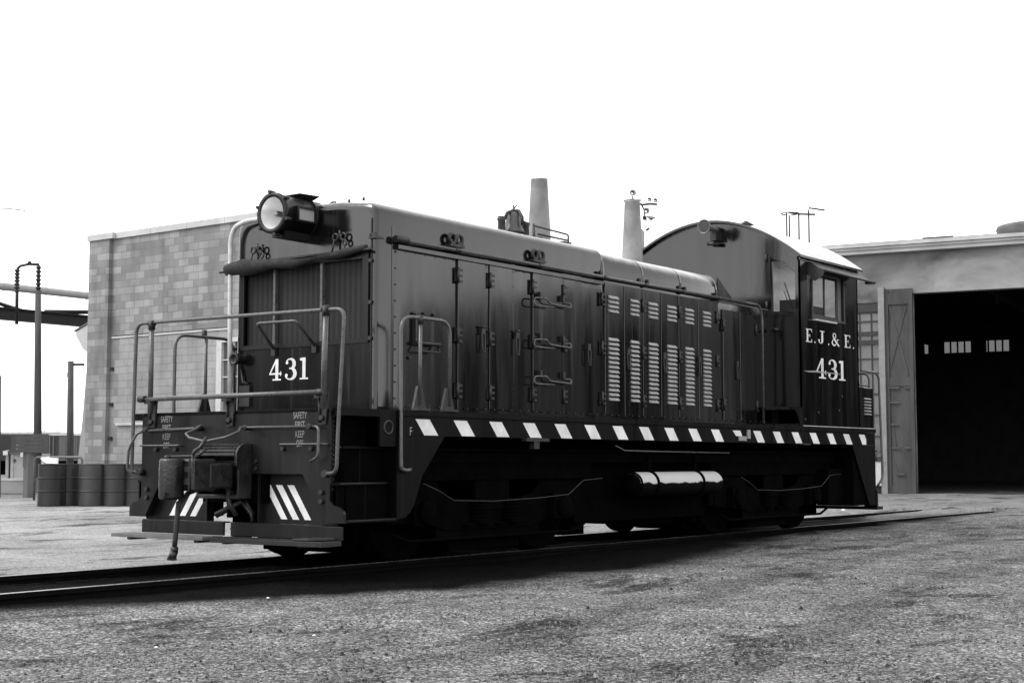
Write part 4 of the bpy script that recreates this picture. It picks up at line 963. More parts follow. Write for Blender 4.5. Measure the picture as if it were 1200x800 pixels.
# windows of the front right and rear
# roof
mb = MB('roof')
ys = [-1.57+3.14*i/32 for i in range(33)]
Q = [(y_, arcz(y_)+.012) for y_ in ys]; top = [(y_, z_+.035) for y_, z_ in Q]
for i in range(32): mb.add([(9.50, *top[i]), (11.72, *top[i]), (11.72, *top[i+1]), (9.50, *top[i+1])], [(0, 1, 2, 3)], True)
mb.use('paint')
for i in range(32): mb.add([(9.50, *Q[i]), (9.50, *Q[i+1]), (11.72, *Q[i+1]), (11.72, *Q[i])], [(0, 1, 2, 3)], True)
for x in (9.50, 11.72):
    for i in range(32): mb.add([(x, *Q[i]), (x, *Q[i+1]), (x, *top[i+1]), (x, *top[i])], [(0, 1, 2, 3)])
for y_, q, t in ((-1.57, Q[0], top[0]), (1.57, Q[-1], top[-1])): mb.add([(9.5, *q), (11.72, *q), (11.72, *t), (9.5, *t)], [(0, 1, 2, 3)])
mb.box((9.58, -1.50, 3.94), (11.66, -1.52, 3.975)); mb.box((9.58, 1.50, 3.94), (11.66, 1.52, 3.975))
RF = obj('cab_roof', mb, CB)
mb = MB('iron'); mb.lathe((10.6, -.12, 4.55), (0, 0, 1), [(0, .025), (.15, .025), (.16, .13), (.21, .05), (.23, .02)], 14); obj('roof_vent', mb, CB)
# horn
mb = MB('rail_pipe'); hy, hzz = -.19, 4.49
mb._lathe((9.12, hy, hzz), Vector((1, 0, 0)), [(0.05, .03), (.0, .10), (-.005, .112), (.01, .112), (.05, .07), (.14, .045), (.30, .034), (.32, .05), (.38, .05)], 20, True)
mb.use('darkframe'); mb.lathe((9.13, hy, hzz), (1, 0, 0), [(0, .095), (.004, .094)], 20)
mb.use('iron'); mb.tube([(9.45, hy, hzz), (9.58, hy-.0, hzz)], .05, 8); mb.box((9.40, hy-.05, hzz-.17), (9.58, hy+.05, hzz-.02)); mb.tube([(9.48, hy-.05, hzz-.22), (9.48, hy+.14, hzz-.2)], .03, 6)
obj('air_horn', mb, CB)
# ring antenna above the rear of the cab roof
mb = MB('iron')
mb.torus((11.93, -.24, 5.065), (0.0, .0, 1), .14, .010, 24, 6, .2, 5.9)
for x, y_, zt in ((11.88, -.20, 5.07), (12.1, -.14, 5.07), (12.02, -.35, 5.07), (12.1, -.49, 5.10)): mb.tube([(x, y_, 4.45), (x, y_, zt)], .014, 6)
mb.tube([(12.0, -.18, 5.10), (12.02, -.35, 5.06), (12.12, -.60, 5.04)], .016, 6); mb.tube([(12.1, -.49, 5.08), (12.09, -.50, 5.155), (12.15, -.75, 5.10)], .015, 6)
mb.box((11.84, -.55, 4.40), (12.16, -.1, 4.45)); mb.box((11.66, -.40, 4.36), (11.9, -.3, 4.40)); obj('antenna', mb, CB)
# cab lettering
mb = MB('white')
def cabpl(u0, v0): return lambda u, v, k: (u0+u, -CW-k, v0+v)
letters(mb, 'E', cabpl(9.765, 2.755), .195, .08, 1.62); letters(mb, '.', cabpl(10.05, 2.755), .2, 0, 1.3)
letters(mb, 'J', cabpl(10.19, 2.755), .195, .08, 1.9); letters(mb, '.', cabpl(10.53, 2.755), .2, 0, 1.3)
letters(mb, '&', cabpl(10.66, 2.755), .195, .08, 1.75); letters(mb, 'E', cabpl(11.12, 2.755), .195, .08, 1.75); letters(mb, '.', cabpl(11.44, 2.755), .2, 0, 1.3)
obj('railroad_lettering', mb, CB)
mb = MB('white'); letters(mb, '431', cabpl(10.10, 2.24), .30, .13, 1.62); obj('road_number', mb, CB)
mb = MB('paint')
for i, (a_, b_) in enumerate(((9.60, 11.2),)): mb.use('oldwhite'); mb.prism([(9.66, -CW-.001, 2.325), (9.9, -CW-.001, 2.335), (10.05, -CW-.001, 2.345), (11.0, -CW-.001, 2.338), (11.0, -CW-.001, 2.33), (10.05, -CW-.001, 2.32), (9.85, -CW-.001, 2.312)], (0, -.004, 0))
obj('scrape_mark', mb, CB)
mb = MB('iron')
for x, z in ((10.15, 1.73), (10.88, 1.78), (11.0, 2.0), (9.7, 1.62)): mb.cyl((x, -CW, z), (x, -CW-.012, z), .018, 8)
obj('rivet', mb, CB)
# rear box behind the cab, with louvres, and rear handrail
mb = MB('paint'); mb.box((11.665, -1.49, 1.51), (12.22, 1.49, 2.17)); RB = obj('battery_box', mb, LO, .01)
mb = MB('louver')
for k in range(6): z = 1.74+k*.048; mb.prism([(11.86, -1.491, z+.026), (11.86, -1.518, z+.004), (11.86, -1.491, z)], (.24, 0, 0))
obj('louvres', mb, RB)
mb = MB('rail_pipe')
mb.tube(bend([(11.66, -1.53, 2.42), (12.10, -1.53, 2.42), (12.22, -1.53, 2.42), (12.36, -1.53, 2.36), (12.40, -1.55, .75), (12.3, -1.5, .62)], .12), .019, 8); mb.tube([(11.66, -1.5, 2.2), (11.95, -1.52, 2.2)], .016, 6)
mb.tube(bend([(12.33, 1.4, 1.5), (12.33, 1.4, 2.42), (12.33, -1.38, 2.42), (12.33, -1.38, 1.5)], .12), .019, 8)
obj('rear_handrail', mb, LO)
mb = MB('paint_end'); mb.box((12.24, -1.33, .45), (12.27, 1.33, 1.51))
for s in (-1, 1): mb.box((12.27, s*.3, .25), (12.5, s*1.5, .30)); mb.box((12.23, s*1.3, .30), (12.28, s*1.515, .56))
mb.box((12.27, -.25, .66), (12.7, .25, 1.15))
obj('rear_end_plate', mb, LO)

for s in (-1, 1):
    mb = MB('under'); mb.box((11.45, s*.85, .33), (12.22, s*1.465, 1.25)); mb.box((10.9, s*1.1, .36), (11.44, s*1.3, .9)); obj('rear_step_well', mb, LO)
# rows of rivets along the hood edges and on the end plate
mb = MB('paint')
for k in range(52):
    x = 1.3+k*.158; mb.lathe((x, -HW-.030, 1.575), (0, -1, 0), [(0, .012), (.006, .008)], 6)
for k in range(24): mb.lathe((1.26+k*.158, -HW, 3.15), (0, -1, 0), [(0, .011), (.006, .007)], 6)
for x in (1.26, 2.76, 3.255, 4.26, 4.6):
    for k in range(10): mb.lathe((x, -HW-.008, 1.65+k*.165), (0, -1, 0), [(0, .010), (.006, .007)], 6)
for k in range(14): mb.lathe((HF, -.96, 1.6+k*.14), (-1, 0, 0), [(0, .010), (.006, .007)], 6)
obj('rivets', mb, LO)
# --- underframe, tanks, trucks
mb = MB('under'); mb.box((.05, -.75, 1.05), (12.2, .75, 1.46))
for s in (-1, 1): mb.box((.9, s*.80, 1.12), (12.1, s*1.2, 1.15)); 
mb.box((.05, -.45, .62), (1.0, .45, 1.05)); mb.box((4.55, -.95, .29), (7.7, .95, 1.05)); mb.box((4.9, -.55, .12), (5.35, .9, .288)); mb.box((6.3, -.75, .2), (7.2, .75, .288)); mb.box((1.0, -1.15, 1.0), (12.0, 1.15, 1.11)); obj('underframe', mb, LO)
for s in (-1, 1):
    mb = MB('tank'); Y = s*1.26
    mb._lathe((5.28, Y, .735), Vector((1, 0, 0)), [(.06, .135), (.10, .15), (2.08, .15), (2.12, .135)], 32, True); mb.use('under')
    mb._lathe((5.28, Y, .735), Vector((1, 0, 0)), [(-.02, .001), (.0, .08), (.04, .125), (.062, .136), (.085, .1535)], 28, True); mb._lathe((5.28, Y, .735), Vector((-1, 0, 0)), [(-2.20, .001), (-2.18, .08), (-2.14, .125), (-2.118, .136)], 28, True)
    TK = obj('air_reservoir', mb, LO)
    mb = MB('under')
    for x in (5.72, 6.86): mb.torus((x, Y, .735), (1, 0, 0), .158, .020, 24, 6); mb.box((x-.03, Y-.03, .9), (x+.03, Y+.03, 1.12))
    obj('tank_strap', mb, TK)
    mb = MB('rail_pipe'); mb.tube([(4.7, s*1.44, 1.2), (4.9, s*1.44, 1.145), (5.3, s*1.44, 1.14), (7.5, s*1.44, 1.125)], .008, 6); obj('brake_pipe', mb, LO)
def truck(xc):
    mb = MB('under')
    for s in (-1, 1):
        Y = s*.98
        f = [(-1.72, .62), (-1.72, .40), (-1.0, .36), (-.75, .30), (.75, .30), (1.0, .36), (1.72, .40), (1.72, .62), (1.45, .80), (.95, .80), (.75, .66), (.5, .62), (-.5, .62), (-.75, .66), (-.95, .80), (-1.45, .80)]
        mb.prism([(xc+a_, Y, b_) for a_, b_ in f], (0, s*.10, 0))
        for q in (-.42, -.14, .14, .42): 
            mb.lathe((xc+q, s*1.06, .34), (0, 0, 1), [(0, .10), (.02, .10)], 10)
        for z_ in range(6):
            for q in (-.28, .28): mb.torus((xc+q, s*1.12, .40+z_*.04), (0, 0, 1), .09, .017, 12, 5)
        for q in (-1.22, 1.22): mb.box((xc+q-.17, s*1.08, .37), (xc+q+.17, s*1.18, .66)); mb.lathe((xc+q, s*1.18, .51), (0, s, 0), [(0, .13), (.05, .12), (.07, .06)], 14)
        mb.tube([(xc-1.7, s*1.15, .30), (xc-1.45, s*1.15, .22), (xc+1.45, s*1.15, .22), (xc+1.7, s*1.15, .3)], .02, 6)
    mb.box((xc-.3, -1.1, .5), (xc+.3, 1.1, .85)); mb.box((xc-1.05, -.6, .05), (xc+1.05, .6, .9)); mb.box((xc-1.75, -.6, .10), (xc-1.1, .6, .9)); mb.box((xc+1.1, -.6, .10), (xc+1.75, .6, .9)); mb.box((xc-.62, -1.0, .08), (xc+.62, 1.0, .4)); mb.box((xc-1.85, -1.06, .42), (xc+1.85, -.99, 1.08)); mb.box((xc-1.85, .99, .42), (xc+1.85, 1.06, 1.08))
    for s in (-1, 1):
        for q in (-1.9, -.56, .56, 1.9): mb.box((xc+q-.05, s*.66, .2), (xc+q+.05, s*.86, .98))
        mb.box((xc-1.9, s*1.12, .82), (xc+1.9, s*1.0, 1.1)); mb.box((xc-.9, s*1.02, .2), (xc+.9, s*1.06, .9))
    T = obj('truck', mb, LO, .008)
    for q in (-1.22, 1.22):
        mb = MB('under')
        mb.cyl((xc+q, -.9, .508), (xc+q, .9, .508), .09, 12); AX = obj('axle', mb, T)
    for q in (-1.22, 1.22):
        for s in (-1, 1):
            mb = MB('under'); mb._lathe((xc+q, s*.69, .508), Vector((0, s, 0)), [(0, .09), (0, .53), (.025, .515), (.03, .508), (.13, .500), (.14, .49), (.14, .43), (.09, .41), (.09, .18), (.13, .16), (.13, .001)], 40, True); obj('wheel', mb, T)
    mb = MB('iron')
    mb.tube([(xc-1.45, -1.34, .80), (xc-1.2, -1.34, .72), (xc-.95, -1.33, .62), (xc-.3, -1.34, .60), (xc+.5, -1.33, .615), (xc+1.1, -1.34, .645), (xc+1.4, -1.34, .80), (xc+1.8, -1.34, .82)], .006, 6); obj('air_pipe', mb, T)
truck(2.77); truck(9.47)

# ================================================================== block-walled wing of the roundhouse (left)
WX = 16.4
BB = thing('block_building', (WX, 19, .1), 'concrete block building wing with pale coping and a blocked-up opening behind the locomotive', 'building')
mb = MB('block'); yl, yr = 23.88, 15.3
wy0, wy1, wz0, wz1 = 17.3, 18.55, 1.85, 4.25
mb.box((WX, wy1, 0), (WX+.3, yl, 7.30)); mb.box((WX, yr, 0), (WX+.3, wy0, 7.30)); mb.box((WX, wy0, wz1), (WX+.3, wy1, 7.30)); mb.box((WX, wy0, 0), (WX+.3, wy1, wz0))
mb.box((WX-.12, 22.98, 0), (WX-.001, yl-.002, 7.30))
mb.box((WX+.3, yl-.3, 0), (WX+14, yl, 7.30)); mb.box((WX+.3, yr, 0), (WX+14, yr+.3, 7.30)); mb.box((WX+14, yr, 0), (WX+14.3, yl, 7.3))
obj('wall', mb, BB)
mb = MB('coping')
y_ = yr-.05
while y_ < yl:
    e = min(y_+1.5, yl+.05); xo = WX-.17 if y_ > 22.6 else WX-.06
    mb.box((xo, y_+.006, 7.302), (WX+.36, e, 7.47)); y_ += 1.506
obj('coping', mb, BB)
mb = MB('tar'); mb.box((WX+.31, yr+.31, 7.1), (WX+14, yl-.31, 7.2)); obj('roof', mb, BB)
mb = MB('coping')
mb.box((WX-.03, 18.0, 4.46), (WX-.001, 22.9, 4.51)); mb.use('iron'); mb.box((WX-.034, 18.0, 4.512), (WX-.001, 22.85, 4.535)); mb.use('coping'); mb.box((WX-.08, 19.2, 2.0), (WX-.001, 22.6, 2.07)); obj('lintel', mb, BB)
mb = MB('frame'); mb.box((WX-.02, wy1-.20, wz0), (WX+.1, wy1-.001, wz1)); mb.box((WX-.02, wy0+.001, wz0), (WX+.1, wy0+.2, wz1)); mb.box((WX-.02, wy0+.2, wz1-.12), (WX+.1, wy1-.2, wz1-.001)); mb.box((WX-.1, wy0-.05, wz0-.1), (WX+.1, wy1+.05, wz0-.001))
for k in range(1, 5): mb.box((WX+.02, wy0+.2, wz0+k*.45), (WX+.07, wy1-.2, wz0+k*.45+.03))
mb.box((WX+.02, 17.9, wz0), (WX+.07, 17.94, wz1-.12)); wo = obj('window', mb, BB)
mb = MB('pane'); mb.box((WX+.08, wy0+.2, wz0), (WX+.09, wy1-.2, wz1-.12)); obj('window_pane', mb, wo)
mb = MB('iron')
for z_ in (3.55, 2.55, 1.6): mb.box((WX-.05, 22.80, z_), (WX-.001, 22.93, z_+.09))
obj('pintle', mb, BB)
# older battered wall and eave just beyond the corner
mb = MB('battered')
mb.prism([(WX+.05, yl+.001, 0), (WX+.05, yl+.66, 0), (WX+.05, yl+.36, 2.2), (WX+.05, yl+.16, 4.35), (WX+.05, yl+.001, 4.35)], (6, 0, 0)); OW = obj('buttress', mb, BB)
mb = MB('coping'); mb.prism([(WX-.05, yl+.002, 4.95), (WX-.05, yl+.62, 4.74), (WX-.05, yl+.62, 4.62), (WX-.05, yl+.26, 4.2), (WX-.05, yl+.002, 4.1)], (6.4, 0, 0)); mb.use('tar'); mb.prism([(WX-.08, yl+.002, 5.0), (WX-.08, yl+.68, 4.78), (WX-.08, yl+.68, 4.745), (WX-.08, yl+.002, 4.955)], (6.45, 0, 0)); obj('eave', mb, BB)

# ================================================================== the roundhouse wall with the open engine door (right)
P0 = Vector((29.6, 4.5, 0)); TD = Vector((-.15, .989, 0)).normalized(); ND = Vector((-.989, -.15, 0)).normalized()
def W2(s_, d, z): return P0+TD*s_+ND*d+Vector((0, 0, z))      # s along the wall (positive = left), d out towards the yard
def wbox(mb, s0, s1, d0, d1, z0, z1):
    vs = [W2(a_, b_, c_) for c_ in (z0, z1) for a_, b_ in ((s0, d0), (s1, d0), (s1, d1), (s0, d1))]
    f = [(3, 2, 1, 0), (4, 5, 6, 7), (0, 1, 5, 4), (1, 2, 6, 5), (2, 3, 7, 6), (3, 0, 4, 7)]
    if (s1-s0)*(d1-d0) > 0: f = [tuple(reversed(q)) for q in f]
    mb.add(vs, f); return mb
RH = thing('roundhouse', tuple(P0), 'engine roundhouse with smoke-stained concrete wall and a wide dark open doorway', 'building')
DT = 5.71; zb = -.05
mb = MB('stained')
SL = 6.2
doors = [(-4.6, 0.06), (-11.6, -6.9), (-18.6, -13.9), (-25.6, -20.9), (-32.6, -27.9)]
wbox(mb, -40, SL, -.35, 0, DT, 6.98)
e = SL; wbox(mb, 1.95, SL, -.35, 0, zb, DT); 
wbox(mb, .10, .55, -.35, 0, zb, DT)
prev = -4.6
for a_, b_ in doors[1:]: wbox(mb, b_, prev, -.35, 0, zb, DT); prev = a_
wbox(mb, -40, prev, -.35, 0, zb, DT)
wbox(mb, .552, 1.948, -.35, 0, 5.50, DT-.001)
obj('front_wall', mb, RH)
mb = MB('coping'); wbox(mb, -40.2, SL+.35, -.4, .30, 6.985, 7.06); wbox(mb, -40.2, SL+.38, -.4, .36, 7.063, 7.16)
wbox(mb, -40.2, SL+.28, -.4, .25, 6.88, 6.982); obj('cornice', mb, RH)
mb = MB('tar'); wbox(mb, -40.2, SL+.3, -24, .2, 7.165, 7.20); obj('roof', mb, RH)
mb = MB('interior'); wbox(mb, -40.2, SL, -24, -.4, 6.84, 6.9)
wbox(mb, SL-.3, SL, -24, -.351, zb, 6.84); wbox(mb, -40.3, -40, -24, -.351, zb, 6.84)
# rear wall with a clerestory band of windows
bz0, bz1 = 5.72, 6.22
wbox(mb, -40, SL-.3, -24.3, -24, zb, bz0); wbox(mb, -40, SL-.3, -24.3, -24, bz1, 6.84)
spans = [(4.78, 5.0), (2.95, 4.15), (1.35, 2.35), (-1.5, -.5), (-8, -6.4)]
e = SL-.3
for a_, b_ in spans: wbox(mb, b_, e, -24.3, -24, bz0, bz1); e = a_
wbox(mb, -40, e, -24.3, -24, bz0, bz1)
for a_, b_ in spans:
    k = a_
    while k < b_: wbox(mb, k-.03, k+.03, -24.2, -24.1, bz0, bz1); k += .30
for k in range(7): wbox(mb, -2-k*5, -1.7-k*5, -12.3, -12, zb, 6.84)
wbox(mb, -40, SL-.3, -24, -.36, .08, .13)
for k in range(6):
    s_ = SL-1.5-k*6
    for d_ in (-6, -14): wbox(mb, s_, s_+.12, d_, d_+.1, 5.9, 6.83)
    wbox(mb, s_, s_+.12, -23.9, -.4, 6.1, 6.25)
obj('interior', mb, RH)
mb = MB('grimy')
for a_, b_ in spans: wbox(mb, a_, b_, -24.16, -24.15, bz0, bz1)
obj('rear_window_pane', mb, RH)
# factory windows left of the door
mb = MB('darkframe'); ws0, ws1 = .55, 1.95
for k in range(5): s_ = ws0+.02+k*.335; wbox(mb, s_, s_+.035, -.12, -.06, .5, 5.5)
zr = [.5, 1.1, 1.7, 2.3, 2.9, 3.5, 3.9, 4.33, 4.42, 4.62, 4.97, 5.22]
for z_ in zr: wbox(mb, ws0, ws1, -.13, -.05, z_-.02, z_+.02)
wbox(mb, ws0, ws1, -.16, -.02, 5.24, 5.49); wbox(mb, ws0, ws1, -.14, -.03, 4.30, 4.44); wbox(mb, ws0, ws1, -.14, -.035, 4.56, 4.68); wbox(mb, ws0, ws1, -.15, .03, .1, .5)
fo = obj('factory_window', mb, RH); mb = MB('pane'); wbox(mb, ws0, ws1, -.10, -.09, .5, 5.3); obj('window_pane', mb, fo)
# the open door leaf, folded back, with braces
mb = MB('doorpaint'); l0, l1 = .045, .82
wbox(mb, l0, l1, .05, .12, .05, 5.84)
DL = obj('engine_door_leaf', mb, RH)
mb = MB('dooredge'); wbox(mb, l1+.001, l1+.17, .02, .22, .0, 5.90); obj('leaf_edge', mb, DL)
mb = MB('doorpaint')
for a_, b_ in ((5.4, 5.72), (3.1, 3.35), (.1, .3)): wbox(mb, l0+.02, l1-.02, .121, .15, a_, b_)
wbox(mb, l0, l0+.11, .121, .16, .06, 5.8); wbox(mb, l1-.10, l1-.001, .121, .16, .06, 5.8)
obj('leaf_frame', mb, DL)
mb = MB('darkwood')
def diag(s0, z0, s1, z1, w_=.05): mb.prism([W2(s0, .122, z0), W2(s0-w_, .122, z0), W2(s1-w_, .122, z1), W2(s1, .122, z1)], ND*.02)
diag(l1-.12, 5.35, l0+.18, 3.4, .04); diag(l0+.2, 5.3, l1-.12, 3.6, .025)
for z_, a_, b_ in ((3.03, .45, .75), (3.03, .15, .33), (2.62, .45, .72), (2.0, .5, .7), (1.35, .47, .7), (1.35, .15, .33), (.62, .35, .6)): wbox(mb, a_, b_, .161, .175, z_, z_+.05)
diag(.66, 2.0, .60, 1.4, .03); diag(.64, .95, .52, .55, .04)
obj('leaf_ironwork', mb, DL)
mb = MB('tar'); 
for s_, z1_ in ((-3.35, .24),):
    c = W2(s_, -.9, 7.2); mb._lathe(c, Vector((0, 0, 1)), [(0, 1.15), (.20, 1.25), (.29, 1.22), (.36, .7), (.38, .001)], 28, True)
mb.use('iron'); wbox(mb, -1.0, -.15, -.5, -.44, 7.30, 7.33); wbox(mb, -.95, -.9, -.5, -.44, 7.2, 7.30); wbox(mb, -.25, -.2, -.5, -.44, 7.2, 7.30); obj('roof_ventilator', mb, RH)
# meter cabinet and drain pipe by the door jamb
mb = MB('frame'); wbox(mb, .99, 1.22, .05, .25, .32, 1.0); mb.use('iron'); wbox(mb, .95, 1.3, .04, .28, 1.0, 1.05); mb.tube([W2(1.28, .2, .05), W2(1.28, .2, 1.2), W2(1.1, .2, 1.3)], .03, 6)
obj('meter_box', mb, label='small pale metal meter box on the ground beside the open engine door', cat='box')
# concrete apron joints outside the doors
# ================================================================== left background
# overhead lagged pipe on a truss bridge
PB = thing('pipe_bridge', (10, 27.6, 5), 'overhead lagged pipe above a dark steel truss running to the block building', 'pipe bridge')
mb = MB('lagging'); mb.tube([(-6, 27.6, 6.24), (24, 27.6, 6.24)], .115, 14)
for k in range(20): mb.tube([(-5+k*1.5, 27.6, 6.24), (-4.96+k*1.5, 27.6, 6.24)], .125, 14)
obj('lagged_pipe', mb, PB)
mb = MB('iron'); mb.box((-6, 27.5, 5.28), (24, 27.7, 5.56)); mb.box((-6, 27.42, 5.562), (24, 27.78, 5.60)); mb.box((-6, 27.42, 5.24), (24, 27.78, 5.278))
mb.tube([(13.4, 27.6, 6.2), (17.0, 27.6, 5.5)], .06, 6); mb.tube([(13.4, 27.6, 6.2), (9.5, 27.6, 5.5)], .06, 6); mb.tube([(21.5, 27.6, 5.9), (17.5, 27.6, 5.6)], .07, 6); mb.tube([(24, 27.55, 6.1), (21, 27.55, 5.75)], .02, 5)
obj('girder', mb, PB)
# pole pair with insulators and a cross link
def at(u, v, depth):
    d = fw+rt*((u-600)/1705.482)+up*((400-v)/1705.482); return Vector((-9.789, -10.713, 1.028))+d*depth
UP = thing('insulator_pole', (16.9, 27.1, 0), 'tall wooden pole with stacked insulators and a linking crosspiece above the overhead pipe', 'pole')
mb = MB('darkwood'); b_ = at(46, 500, 43); t_ = at(44.7, 340, 43); mb.tube([(b_.x, b_.y, 0), (t_.x, t_.y, t_.z)], [.13, .085], 10); obj('pole', mb, UP)
mb = MB('iron')
q0 = at(44.8, 340, 43); q1 = at(45.3, 311, 43); mb.tube([q0, q1], .05, 8)
for k in range(6): c = q0.lerp(q1, (k+.5)/6); mb.lathe(c, (0, 0, 1), [(-.04, .05), (0, .09), (.04, .05)], 10)
h0 = at(19.5, 380, 43); h1 = at(20.3, 315, 43); mb.tube([h0, h1], .05, 8)
for k in range(7): c = at(19.7, 343, 43).lerp(h1, (k+.5)/7); mb.lathe(c, (0, 0, 1), [(-.04, .05), (0, .09), (.04, .05)], 10)
mb.tube([h1, at(24, 311.5, 43), at(34, 309.5, 43), at(46, 310, 43)], .04, 8); mb.lathe(at(34.5, 309, 43), (0, 0, 1), [(0, .07), (.06, .05), (.08, .02)], 8)
obj('insulator_frame', mb, UP)
mb = MB('darkwood'); b_ = at(83.5, 500, 60); mb.tube([(b_.x, b_.y, 0), tuple(at(83, 423, 60))], [.16, .12], 8); mb.use('iron'); mb.tube([at(84, 427, 60), at(99, 427, 60)], .05, 6); mb.tube([at(80, 436, 60), at(80, 442, 60)], .05, 6)
obj('utility_pole', mb, label='short dark pole with a side arm standing beside the block building', cat='pole')
mb = MB('darkwood'); b_ = at(0.3, 500, 36); mb.tube([(b_.x, b_.y, 0), tuple(at(-1, 440, 36))], [.06, .05], 8); obj('yard_post', mb, label='thin grey post at the extreme left edge of the yard', cat='post')
mb = MB('bluewire'); mb.tube([at(-40, 243, 43), at(10, 244.5, 43), at(30, 247, 43)], .016, 5)
mb.tube([at(-40, 243, 43), at(-60, 244, 43), Vector((at(-60, 244, 43).x, at(-60, 244, 43).y, 0))], .06, 5); obj('overhead_wire', mb, label='short end of an arm on a lamp post reaching in at the left edge', cat='lamp post')
# boxcars standing far off
def boxcar(c, dirv, Lc, label, h=3.0, txt=None):
    T = thing('boxcar', (c.x, c.y, 0), label, 'boxcar', 'boxcars standing beyond the yard')
    D = Vector(dirv).normalized(); Nn = Vector((-D.y, D.x, 0)); 
    def B(mb, a0, a1, b0, b1, z0, z1):
        vs = [c+D*p+Nn*q+Vector((0, 0, z)) for z in (z0, z1) for p, q in ((a0, b0), (a1, b0), (a1, b1), (a0, b1))]
        mb.add(vs, [(3, 2, 1, 0), (4, 5, 6, 7), (0, 1, 5, 4), (1, 2, 6, 5), (2, 3, 7, 6), (3, 0, 4, 7)])
    mb = MB('carmetal'); B(mb, 0, Lc, -1.4, 1.4, 1.0, h)
    for k in range(12): B(mb, k*Lc/12, k*Lc/12+.08, -1.46, -1.4, 1.0, h-.05); B(mb, k*Lc/12, k*Lc/12+.08, 1.4, 1.46, 1.0, h-.05)
    obj('body', mb, T); mb = MB('roof'); B(mb, -.05, Lc+.05, -1.45, 1.45, h, h+.14); obj('roof', mb, T)
    mb = MB('darkframe'); B(mb, Lc/2-1, Lc/2+1, -1.49, -1.465, 1.05, h-.1); obj('door', mb, T)
    mb = MB('under'); B(mb, 1, 3.6, -1.2, 1.2, .1, .95); B(mb, Lc-3.6, Lc-1, -1.2, 1.2, .1, .95); B(mb, .2, Lc-.2, -.8, .8, .8, 1.0); obj('running_gear', mb, T)
    if txt:
        mb = MB('white'); cu = c+D*txt[1]
        font_mesh(mb, txt[0], txt[2], lambda u, v: tuple(c+D*(txt[1]+u)+Nn*(-1.475 if txt[3] > 0 else 1.475)+Vector((0, 0, txt[4]+v)))); obj('lettering', mb, T)
    return T
cd = rt.normalized()
A = at(-60, 540, 95); boxcar(Vector((A.x, A.y, 0)), tuple(cd), 7.6, 'boxcar at the far left with white letters on its side', 2.72, ('ON', 3.9, 1.5, 1, 1.15))
A = at(78-22, 540, 95); boxcar(Vector((A.x, A.y, 0)), tuple(cd), 9.0, 'plain grey boxcar between the poles, partly behind the block building', 2.62)
A = at(-190, 540, 95); boxcar(Vector((A.x, A.y, 0)), tuple(cd), 6.5, 'boxcar cut off by the left edge, left of the lettered one', 2.7)
for k in range(5):
    boxcar(Vector((-38+k*13.6, 33+k*.0, 0)), (1, 0, 0), 12.6, 'unseen grey boxcar added left of the yard to darken the nose reflection', 4.3) if -38+k*13.6+13 < 0 else None  # boxcars out of view, added so the nose paint mirrors something dark
# unseen shop block with pitched roof, added to darken the nose paint's reflection
SB = thing('added_shop', (-30, 46, 0), 'unseen shop block added across the yard to darken the nose reflection', 'building')
mb = MB('stained'); mb.box((-62, 42, -.1), (3, 56, 7.6)); mb.prism([(-62, 42, 7.6), (-62, 56, 7.6), (-62, 49, 10.4)], (65, 0, 0)); obj('wall', mb, SB)
mb = MB('tar'); mb.prism([(-62.4, 41.4, 7.4), (-62.4, 49, 10.44), (-62.4, 49, 10.6), (-62.4, 41.4, 7.56)], (65.8, 0, 0)); mb.prism([(-62.4, 56.6, 7.4), (-62.4, 49, 10.44), (-62.4, 49, 10.6), (-62.4, 56.6, 7.56)], (65.8, 0, 0)); obj('roof', mb, SB)
for k in range(12):
    x = -60+k*5.2; mb = MB('frame'); mb.box((x, 41.95, 1.5), (x+3, 42.0, 5.6)); wi = obj('window', mb, SB); mb = MB('pane')
    for i in range(3):
        for j in range(4): mb.box((x+.1+i*.97, 41.93, 1.6+j*1.0), (x+.98+i*.97, 41.949, 2.5+j*1.0))
    obj('pane', mb, wi)
# notice board
NB = thing('notice_board', tuple(Vector((at(33, 570, 36).x, at(33, 570, 36).y, .05))), 'dark weathered wooden board on a stout post in front of the boxcars', 'board')
mb = MB('darkwood'); a_ = at(13, 508, 36); b_ = at(56, 530, 36); ax = rt; 
for k in range(5):
    z0 = b_.z+(a_.z-b_.z)*k/5; z1 = b_.z+(a_.z-b_.z)*(k+.93)/5
    mb.prism([(a_.x, a_.y, z0), (b_.x, b_.y, z0), (b_.x, b_.y, z1), (a_.x, a_.y, z1)], tuple(-rt.cross(Vector((0, 0, 1)))*.04))
obj('board', mb, NB)
mb = MB('wood'); c = at(34, 540, 36.1); mb.box((c.x-.09, c.y-.09, .05), (c.x+.09, c.y+.09, 1.5)); obj('post', mb, NB)
mb = MB('wood'); c0 = at(27, 530, 36.05); c1 = at(38, 547, 36.05); mb.prism([(c0.x, c0.y, c1.z), (c1.x, c1.y, c1.z), (c1.x, c1.y, c0.z), (c0.x, c0.y, c0.z)], (.04, .05, 0)); obj('hanging_panel', mb, NB)
